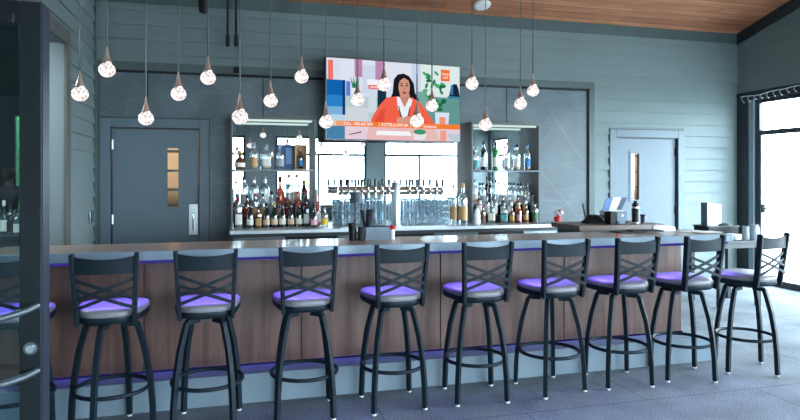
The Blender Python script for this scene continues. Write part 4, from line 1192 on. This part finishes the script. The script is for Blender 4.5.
# ------------------------------------------------------------------ things on the bar
BT = 1.067
Yl = 4.55
x = xat(356, Yl)
t = thing('table_lamp', 'slim cordless table lamp with grey shade on the bar', 'lamp', (x, Yl, BT))
zl = lambda py: zat(py, x, Yl) - BT
MB().lathe([(0.045, 0), (0.045, 0.010), (0.008, 0.016)], 24).build('base', M['frame_dark'], t, smooth=True)
MB().lathe([(0.006, 0.01), (0.006, zl(197))], 10).build('pole', M['frame_dark'], t)
MB().lathe([(0.050, zl(203)), (0.041, zl(192.5)), (0.0389, zl(192.5)), (0.0479, zl(203))], 28, cap=False).lathe([(0.0405, zl(193)-.004), (0.0405, zl(193))], 28).build('lamp_shade', M['lampshade'], t, smooth=True)
def cup(px, Y, y0, y1, r0, r1, m, name, label, cat='cup'):
    x = xat(px, Y); h = zat(y1, x, Y) - BT
    t = thing(name, label, cat, (x, Y, BT))
    MB().lathe([(r0, 0), (r1, h), (r1*0.92, h), (r0*0.9, 0.01)], 20).build('cup_wall', m, t, smooth=True)
    return t, h
cup(352.5, 4.50, 0, 223, 0.024, 0.034, M['black'], 'straw_cup', 'black flared cup standing before the table lamp')
cup(361, 4.48, 0, 227, 0.022, 0.026, M['blackmatte'], 'shaker_cup', 'small black cup between the table lamp and grey caddy')
Yc_ = 4.57
x = xat(378, Yc_)
t = thing('napkin_caddy', 'blue grey metal caddy box on the bar with black menu holders', 'caddy', (x, Yc_, BT))
w_ = 0.108; h_ = zat(226.5, x, Yc_) - BT
MB().box(-w_, w_, -0.06, -0.056, 0, h_).box(-w_, w_, 0.056, 0.06, 0, h_).box(-w_, -w_+.004, -0.056, 0.056, 0, h_).box(w_-.004, w_, -0.056, 0.056, 0, h_).box(-w_+.004, w_-.004, -0.056, 0.056, 0, 0.004).build('box', M['caddy'], t)
MB().box(-0.06, 0.06, -0.0625, -0.0605, h_*.22, h_*.32).box(-0.05, 0.05, -0.0625, -0.0605, h_*.55, h_*.72).build('embossed_marks', M['grey'], t)
t2 = thing('napkin_stack', 'stack of dark napkins inside the grey caddy box', 'napkins', (x+0.03, Yc_, BT+0.0045))
MB().box(-0.06, 0.07, -0.05, 0.05, 0, h_*0.97).build('stack', M['black'], t2)
# black fanned coaster holders (V shape)
zb = BT + 0.0045
def fan(px0, px1, pb0, pb1, y0, y1, label):
    xs = [xat(p, Yc_) - x for p in (px0, px1, pb1, pb0)]
    zt, zl_ = zat(y0, x, Yc_) - zb, 0.0
    t = thing('black_jigger', label, 'bar tool', (x, Yc_+0.0, zb))
    zz = zat(y1, x, Yc_) - zb
    c0, r0_ = (xs[0]+xs[1])/2, (xs[1]-xs[0])/2; c1, r1_ = (xs[2]+xs[3])/2, (xs[2]-xs[3])/2
    n_ = 18; vs = []
    for cc, rr, z_ in ((c1, r1_, 0.0), (c1, r1_, zz), (c0, r0_, zt), (c0, r0_*0.85, zt), (c1, r1_*.8, zz+.01)):
        for k_ in range(n_): vs.append((cc+rr*math.cos(2*math.pi*k_/n_), min(rr, .03)*math.sin(2*math.pi*k_/n_), z_))
    fs = []
    for i_ in range(4):
        for k_ in range(n_): fs.append((i_*n_+k_, i_*n_+(k_+1) % n_, (i_+1)*n_+(k_+1) % n_, (i_+1)*n_+k_))
    fs += [tuple(range(n_)), tuple(range(4*n_, 5*n_))]
    MB().add(vs, fs).build('cup_wall', M['blackmatte'], t, smooth=True)
fan(359.8, 363.8, 363.2, 366.2, 210, 226, 'narrow black cup leaning left in the grey caddy')
fan(366.0, 375.2, 365.6, 371.6, 209.5, 224, 'wide black flared cup in the grey caddy')
x = xat(392.5, 4.52)
t = thing('sauce_bottle', 'small clear bottle with red top right of the grey caddy', 'bottle', (x, 4.52, BT))
MB().lathe([(0.016, 0), (0.017, 0.06), (0.012, 0.075)], 16).build('body', LM['white'], t, smooth=True)
MB().lathe([(0.022, 0.075), (0.026, 0.09), (0.016, 0.105)], 16).build('lid', M['red'], t, smooth=True)

# red and white posy at end of back bar
x = xat(561, 7.12)
t = thing('potted_flowers', 'red pot with white and pink flowers at the back bar end', 'flowers', (xat(560, 7.10), 7.16, CZ))
MB().lathe([(0.035, 0), (0.05, 0.09), (0.045, 0.09), (0.032, 0.01)], 18).build('pot', M['red'], t, smooth=True)
fl = MB(); fp = MB(); rf = random.Random(4)
for i in range(12):
    a, b = rf.uniform(0, 6.28), rf.uniform(0, .05)
    (fl if i % 3 else fp).ball((0.01+b*math.cos(a), b*math.sin(a), 0.10+rf.uniform(0, .06)), rf.uniform(0.018, 0.03), 10, 7)
fl.build('white_blooms', M['white'], t, smooth=True); fp.build('pink_blooms', M['pink'], t, smooth=True)

# ------------------------------------------------------------------ things on the service counter
ST = 1.078
Ys = 5.45
x = xat(593, Ys)
t = thing('card_reader', 'black card reader with upright stylus on the service counter', 'card reader', (x, Ys, ST))
MB().box(-0.09, 0.10, -0.07, 0.08, 0, 0.02).add([(-0.085,-.06,.02),(0.09,-.06,.02),(0.09,.07,.02),(-0.085,.07,.02),(-0.02,-.03,.075),(0.07,-.03,.075),(0.07,.05,.085),(-0.02,.05,.085)],
    [(4,5,6,7),(0,1,5,4),(1,2,6,5),(2,3,7,6),(3,0,4,7)]).build('body', M['black'], t, bevel=0.006)
MB().sweep([(-0.075, 0, 0.02), (-0.118, 0, 0.20)], 0.014, 0.008, ref=(0,1,0)).build('stylus', M['black'], t)
MB().lathe([(0.03, 0.05), (0.034, 0.08), (0.0, 0.085)], 16, (0.085, -0.03, 0), cap=False).build('reader_dish', M['grey'], t, smooth=True)
x = xat(612, Ys+.08)
t = thing('menu_stand', 'stand of slanted blue, white and navy menu cards', 'menu stand', (x, Ys+0.10, ST))
MB().box(-0.10, 0.12, -0.04, 0.05, 0, 0.12).build('stand', M['white'], t, bevel=0.003)
def slant(x0, x1, z0, z1, sh, y, m, nm):
    MB().prism([(x0, z0), (x1, z0), (x1+sh, z1), (x0+sh, z1)], y, y+0.006, 'y').build(nm, m, t)
slant(-0.135, -0.06, 0.12, 0.245, 0.05, -0.05, M['cardblue'], 'blue_card')
slant(-0.06, 0.03, 0.10, 0.255, 0.06, -0.045, M['white'], 'white_card')
slant(0.035, 0.09, 0.13, 0.25, 0.07, -0.05, M['navy'], 'navy_card')
x = xat(616.5, Ys-.15)
t = thing('napkin_dispenser', 'grey fronted black napkin dispenser before the menu stand', 'dispenser', (x, Ys-0.15, ST))
MB().box(-0.10, -0.035, -0.05, 0.06, 0, 0.125).build('side_body', M['black'], t, bevel=0.004)
MB().box(-0.035, 0.09, -0.055, 0.06, 0, 0.12).build('face', M['caddy'], t, bevel=0.008)
disc_y(MB(), 0.03, -0.055, 0.085, 0.012, 0.002).build('round_badge', M['white'], t)
for dx in (-0.022, 0.075): disc_y(MB(), dx, -0.055, 0.02, 0.014, 0.004).build('foot_knob', M['black'], t)
x = xat(635.5, Ys-.1)
t = thing('steel_tumbler', 'tall black insulated tumbler with steel base on the service counter', 'tumbler', (x, Ys-0.1, ST))
MB().lathe([(0.036, 0.012), (0.037, 0.17), (0.030, 0.18)], 24).build('body', M['black'], t, smooth=True)
MB().lathe([(0.035, 0), (0.036, 0.014)], 24).lathe([(0.0375, 0.15), (0.0375, 0.165)], 24).build('steel_band', M['steel'], t, smooth=True)
MB().lathe([(0.030, 0.178), (0.030, 0.20), (0.015, 0.208), (0.015, 0.225)], 18).build('lid', M['black'], t, smooth=True)
x = xat(643, Ys-.05)
t = thing('espresso_cup', 'small dark cup right of the black tumbler', 'cup', (x, Ys-0.05, ST))
MB().lathe([(0.022, 0), (0.026, 0.07), (0.022, 0.07), (0.02, 0.01)], 16).build('cup_wall', M['frame_dark'], t, smooth=True)
MB().lathe([(0.028, 0.07), (0.028, 0.082)], 16).build('lid', M['black'], t)
# black presenters on bar
for i, (pa, Yp, rz_, w2, lab) in enumerate(((628, 4.58, 6, 0.14, 'black leather bill folder on the bar left of the other'), (645, 4.52, -14, 0.13, 'black leather bill folder fanned to the right on the bar'))):
    t = thing('bill_folder', lab, 'folder', (xat(pa, Yp), Yp, BT+0.011*i), R(rz_))
    MB().box(-w2, w2, -0.07, 0.07, 0, 0.004).box(-w2, w2, -0.07, 0.07, 0.006, 0.010).box(-w2, w2, 0.066, 0.07, 0.004, 0.006).build('cover', M['black'], t, bevel=0.001)
    MB().box(-w2+.01, w2-.01, -0.06, 0.06, 0.0042, 0.0058).build('slip', M['white'], t)
# folded towel
t = thing('folded_towel', 'rolled white towel on the bar near its right end', 'towel', (xat(663, 4.62), 4.62, BT))
n_ = 16; vs = []
tp = MB().sweep([(-0.10, 0.01, 0.024), (-0.06, 0.0, 0.028), (0.0, 0.005, 0.024), (0.06, -0.005, 0.023), (0.11, -0.01, 0.018)], 0.025, n=14, scale=[0.8, 1.05, 0.95, 0.9, 0.7])
tp.build('roll', M['towel'], t, smooth=True)
MB().box(-0.08, 0.10, -0.045, -0.0, 0, 0.012).build('loose_fold', M['towel'], t, bevel=0.005)
for i, (px_, yy_, rz_) in enumerate(((693, 4.50, 4), (706, 4.38, -5))):
    t = thing('paper_menu', ('left' if i == 0 else 'right') + ' white paper menu lying flat at the bar end', 'menu', (xat(px_, yy_), yy_, BT+0.0005+i*0.004), R(rz_))
    MB().box(-0.11, 0.11, -0.07, 0.07, 0, 0.003).build('sheet', M['white'], t)
t = thing('red_bottlecap', 'small red token lying on the bar before the bill folders', 'bottlecap', (xat(618, 4.32), 4.32, BT))  # loose red bottle cap
MB().lathe([(0.016, 0), (0.014, 0.012)], 14).build('disc', M['red'], t)
t = thing('card_slip', 'small white and blue card beside the red token', 'card', (xat(629, 4.32), 4.32, BT+0.0003))
MB().box(-0.05, 0.05, -0.02, 0.02, 0, 0.0015).build('card', M['white'], t)
MB().box(-0.03, 0.03, -0.012, 0.012, 0.0016, 0.002).build('print', M['cardblue'], t)

# ------------------------------------------------------------------ corner table
t = thing('side_table', 'dark square side table standing before the right corner', 'table', (5.48, 6.0, 0))
TZ = 0.785
MB().box(0, 0.64, 0, 0.55, TZ-.03, TZ).build('table_top', M['frame_dark'], t, bevel=0.004)
MB().box(0.03, 0.61, 0.03, 0.52, TZ-.09, TZ-.03).build('apron', M['frame_dark'], t)
for px_, py_ in ((0.02, 0.02), (0.57, 0.02), (0.02, 0.48), (0.57, 0.48)):
    MB().box(px_, px_+0.05, py_, py_+0.05, 0, TZ-.03).build('leg', M['frame_dark'], t)
t = thing('service_bin', 'black open service bin on the side table', 'bin', (5.58, 6.28, TZ))
MB().box(0, 0.44, 0, 0.01, 0, 0.15).box(0, 0.44, 0.24, 0.25, 0, 0.15).box(0, 0.01, .01, 0.24, 0, 0.15).box(0.43, 0.44, .01, 0.24, 0, 0.15).box(.01, 0.43, .01, 0.24, 0, 0.12).build('body', M['black'], t)
MB().box(-0.01, 0.45, -0.01, 0.0, 0.14, 0.16).box(-0.01, 0.45, 0.25, 0.26, 0.14, 0.16).build('rim', M['frame_dark'], t)
t = thing('binder', 'white and grey binder standing upright in the black bin', 'binder', (5.63, 6.42, TZ+0.121))
MB().box(0, 0.05, -0.06, 0.05, 0, 0.32).build('spine', M['steel_dark'], t, bevel=0.003)
MB().add([(0.05,-.06,0),(0.24,-.02,0),(0.24,-.01,0),(0.05,-.05,0),(0.05,-.06,.31),(0.25,-.02,.29),(0.25,-.01,.29),(0.05,-.05,.31)],
         [(0,1,5,4),(1,2,6,5),(2,3,7,6),(3,0,4,7),(4,5,6,7),(0,3,2,1)]).build('cover', M['white'], t)
t = thing('black_cloth', 'crumpled black cloth lying in the black service bin', 'cloth', (5.88, 6.36, TZ+0.121))
MB().ball((0, 0, 0.035), 0.05, 14, 8, (1.7, 0.8, 0.6)).ball((0.06, 0.01, 0.03), 0.04, 12, 7, (1.3, 0.9, 0.6)).build('cloth', M['blackmatte'], t, smooth=True)
t = thing('bowl_stack', 'stack of white bowls on the side table', 'bowls', (xat(733.5, 6.08), 6.08, TZ))
for k in range(3): MB().lathe([(0.05, k*.022), (0.085, .018+k*.022), (0.088, .032+k*.022), (0.08, .03+k*.022), (0.045, .008+k*.022)], 22).build('bowl', M['ceramic'], t, smooth=True)
for i, (px_, r_, h2, lab) in enumerate(((746.5, 0.040, 0.165, 'pale ceramic pitcher on the side table, left of the other'), (755, 0.046, 0.185, 'white ceramic pitcher at the right edge of the side table'))):
    t = thing('ceramic_pitcher', lab, 'pitcher', (xat(px_, 6.06 if i else 6.10)-.01, 6.06 if i else 6.10, TZ))
    MB().lathe([(r_*.8, 0), (r_, .02), (r_*1.05, h2*.5), (r_*.9, h2*.85), (r_*.98, h2), (r_*.9, h2), (r_*.8, h2*.85), (r_*.7, .02)], 20).build('body', M['pitcher'], t, smooth=True)
    MB().sweep([(r_*.9, 0, h2*.85), (r_*1.6, 0, h2*.8), (r_*1.7, 0, h2*.45), (r_, 0, h2*.25)], 0.006, n=8, ref=(0,1,0)).build('handle', M['ceramic'], t, smooth=True)

# ------------------------------------------------------------------ side room contents seen through the left glass
t = thing('side_counter', 'dark counter in the side room holding wine bottles', 'counter', (-3.1, 7.5, 0))
MB().box(0, 0.9, 0, 0.5, 0.86, 0.90).build('worktop', M['steel_dark'], t)
MB().box(0.02, 0.88, 0.02, 0.48, 0, 0.86).build('cabinet', M['frame_dark'], t)
for i, (px_, g_, l_, top) in enumerate(((4, 'dark', 'cream', 201), (10.5, 'dark', 'black', 205), (17, 'clear', 'white', 210))):
    lab = [ 'dark wine bottle with cream label behind the left door glass', 'dark unlabelled wine bottle behind the left door glass', 'short clear bottle with white label behind the left door glass', 'dark bottle at the far left edge behind glass'][i]
    bottle('wine' if g_ == 'dark' else 'spirit', px_, basey(px_, 7.62, 0.90), top, 7.62, 0.90, g_, l_, 'cream' if i == 0 else 'black', None, lab, None, width=0.038)

def skin_figure(name, joints, edges, parent, m, root=0, sub=2):
    me = bpy.data.meshes.new(name)
    me.from_pydata([j[0] for j in joints], edges, [])
    o = bpy.data.objects.new(name, me); COL.objects.link(o); o.parent = parent
    sk = o.modifiers.new('skin', 'SKIN')
    if not me.skin_vertices: 
        bpy.context.view_layer.objects.active = o
    for i, j in enumerate(joints):
        v = me.skin_vertices[0].data[i]
        v.radius = j[1] if isinstance(j[1], tuple) else (j[1], j[1])
        v.use_root = (i == root)
    sk.use_smooth_shade = True
    s = o.modifiers.new('subdivision', 'SUBSURF'); s.levels = sub; s.render_levels = sub
    me.materials.append(m)
    return o
Yp = 11.3
xp = xat(9, Yp)
pr = thing('person', 'person with short brown hair in black shirt, standing with back turned', 'person', (xp, Yp, 0))
pr.scale = (0.95, 0.95, 0.95)
J = [((0, 0, 0.95), (0.13, 0.10)), ((0, 0, 1.15), (0.125, 0.09)), ((0, 0.0, 1.34), (0.14, 0.09)), ((0, 0.0, 1.46), (0.07, 0.06)), ((0, 0.01, 1.54), 0.05),
     ((0, 0.02, 1.62), (0.07, 0.085)), ((0, 0.02, 1.71), (0.068, 0.085)),
     ((0.17, 0, 1.41), 0.055), ((0.23, 0.02, 1.15), 0.043), ((0.20, 0.20, 0.98), 0.032), ((0.19, 0.27, 0.96), (0.035, 0.018)),
     ((-0.17, 0, 1.41), 0.055), ((-0.23, 0.02, 1.15), 0.043), ((-0.20, 0.20, 0.98), 0.032), ((-0.19, 0.27, 0.96), (0.035, 0.018)),
     ((0.095, 0, 0.85), 0.085), ((0.10, 0.01, 0.48), 0.058), ((0.10, 0, 0.08), 0.038), ((0.10, 0.14, 0.035), 0.033),
     ((-0.095, 0, 0.85), 0.085), ((-0.10, 0.01, 0.48), 0.058), ((-0.10, 0, 0.08), 0.038), ((-0.10, 0.14, 0.035), 0.033)]
ED = [(0,1),(1,2),(2,3),(3,4),(4,5),(5,6),(2,7),(7,8),(8,9),(9,10),(2,11),(11,12),(12,13),(13,14),(0,15),(15,16),(16,17),(17,18),(0,19),(19,20),(20,21),(21,22)]
try:
    body = skin_figure('body', J, ED, pr, M['skin'])
    # five fingers per hand
    for s in (-1, 1):
        for i, (dx, L) in enumerate(((-0.028, .06), (-0.010, .075), (0.010, .07), (0.028, .055))):
            bx_ = s*0.19+dx
            MB().sweep([(bx_, 0.28, 0.957), (bx_, 0.28+L*.6, 0.953), (bx_, 0.28+L, 0.93)], 0.0085, n=8, ref=(1,0,0), scale=[1, .9, .7]).build('finger', M['skin'], body, smooth=True)
        MB().sweep([(s*0.16, 0.24, 0.955), (s*0.135, 0.27, 0.945), (s*0.13, 0.295, 0.94)], 0.010, n=8, scale=[1, .9, .7]).build('thumb', M['skin'], body, smooth=True)
        MB().ball((s*0.078, 0.02, 1.645), 0.022, 10, 7, (0.4, 1, 1.3)).build('ear', M['skin'], body, smooth=True)
        MB().ball((s*0.028, 0.098, 1.66), 0.011, 8, 6).build('eye', M['white'], body, smooth=True)
    MB().ball((0, 0.112, 1.63), 0.016, 8, 6, (0.8, 1, 1.4)).build('nose', M['skin'], body, smooth=True)
    MB().ball((0, 0.10, 1.585), 0.018, 8, 6, (1.3, 0.5, 0.4)).build('mouth', M['pink'], body, smooth=True)
    MB().ball((0, 0.002, 1.70), 0.102, 20, 14, (0.90, 1.08, 1.05)).ball((0, -0.045, 1.64), 0.072, 16, 10, (1.05, 0.9, 1.1)).build('hair', M['hair'], pr, smooth=True)
    SJ = [(J[0][0], (0.15, 0.12)), (J[1][0], (0.145, 0.11)), (J[2][0], (0.16, 0.11)), ((0, 0, 1.46), (0.075, 0.068)),
          ((0.17, 0, 1.41), 0.075), ((0.215, 0.01, 1.22), 0.062), ((-0.17, 0, 1.41), 0.075), ((-0.215, 0.01, 1.22), 0.062)]
    skin_figure('shirt', SJ, [(0,1),(1,2),(2,3),(2,4),(4,5),(2,6),(6,7)], pr, M['shirt'])
    TJ = [((0, 0, 0.93), (0.15, 0.12)), ((0.097, 0, 0.83), 0.10), ((0.10, 0.01, 0.48), 0.075), ((0.10, 0, 0.12), 0.06), ((-0.097, 0, 0.83), 0.10), ((-0.10, 0.01, 0.48), 0.075), ((-0.10, 0, 0.12), 0.06)]
    skin_figure('trousers', TJ, [(0,1),(1,2),(2,3),(0,4),(4,5),(5,6)], pr, M['trousers'])
except Exception as e:
    print('figure failed', e)
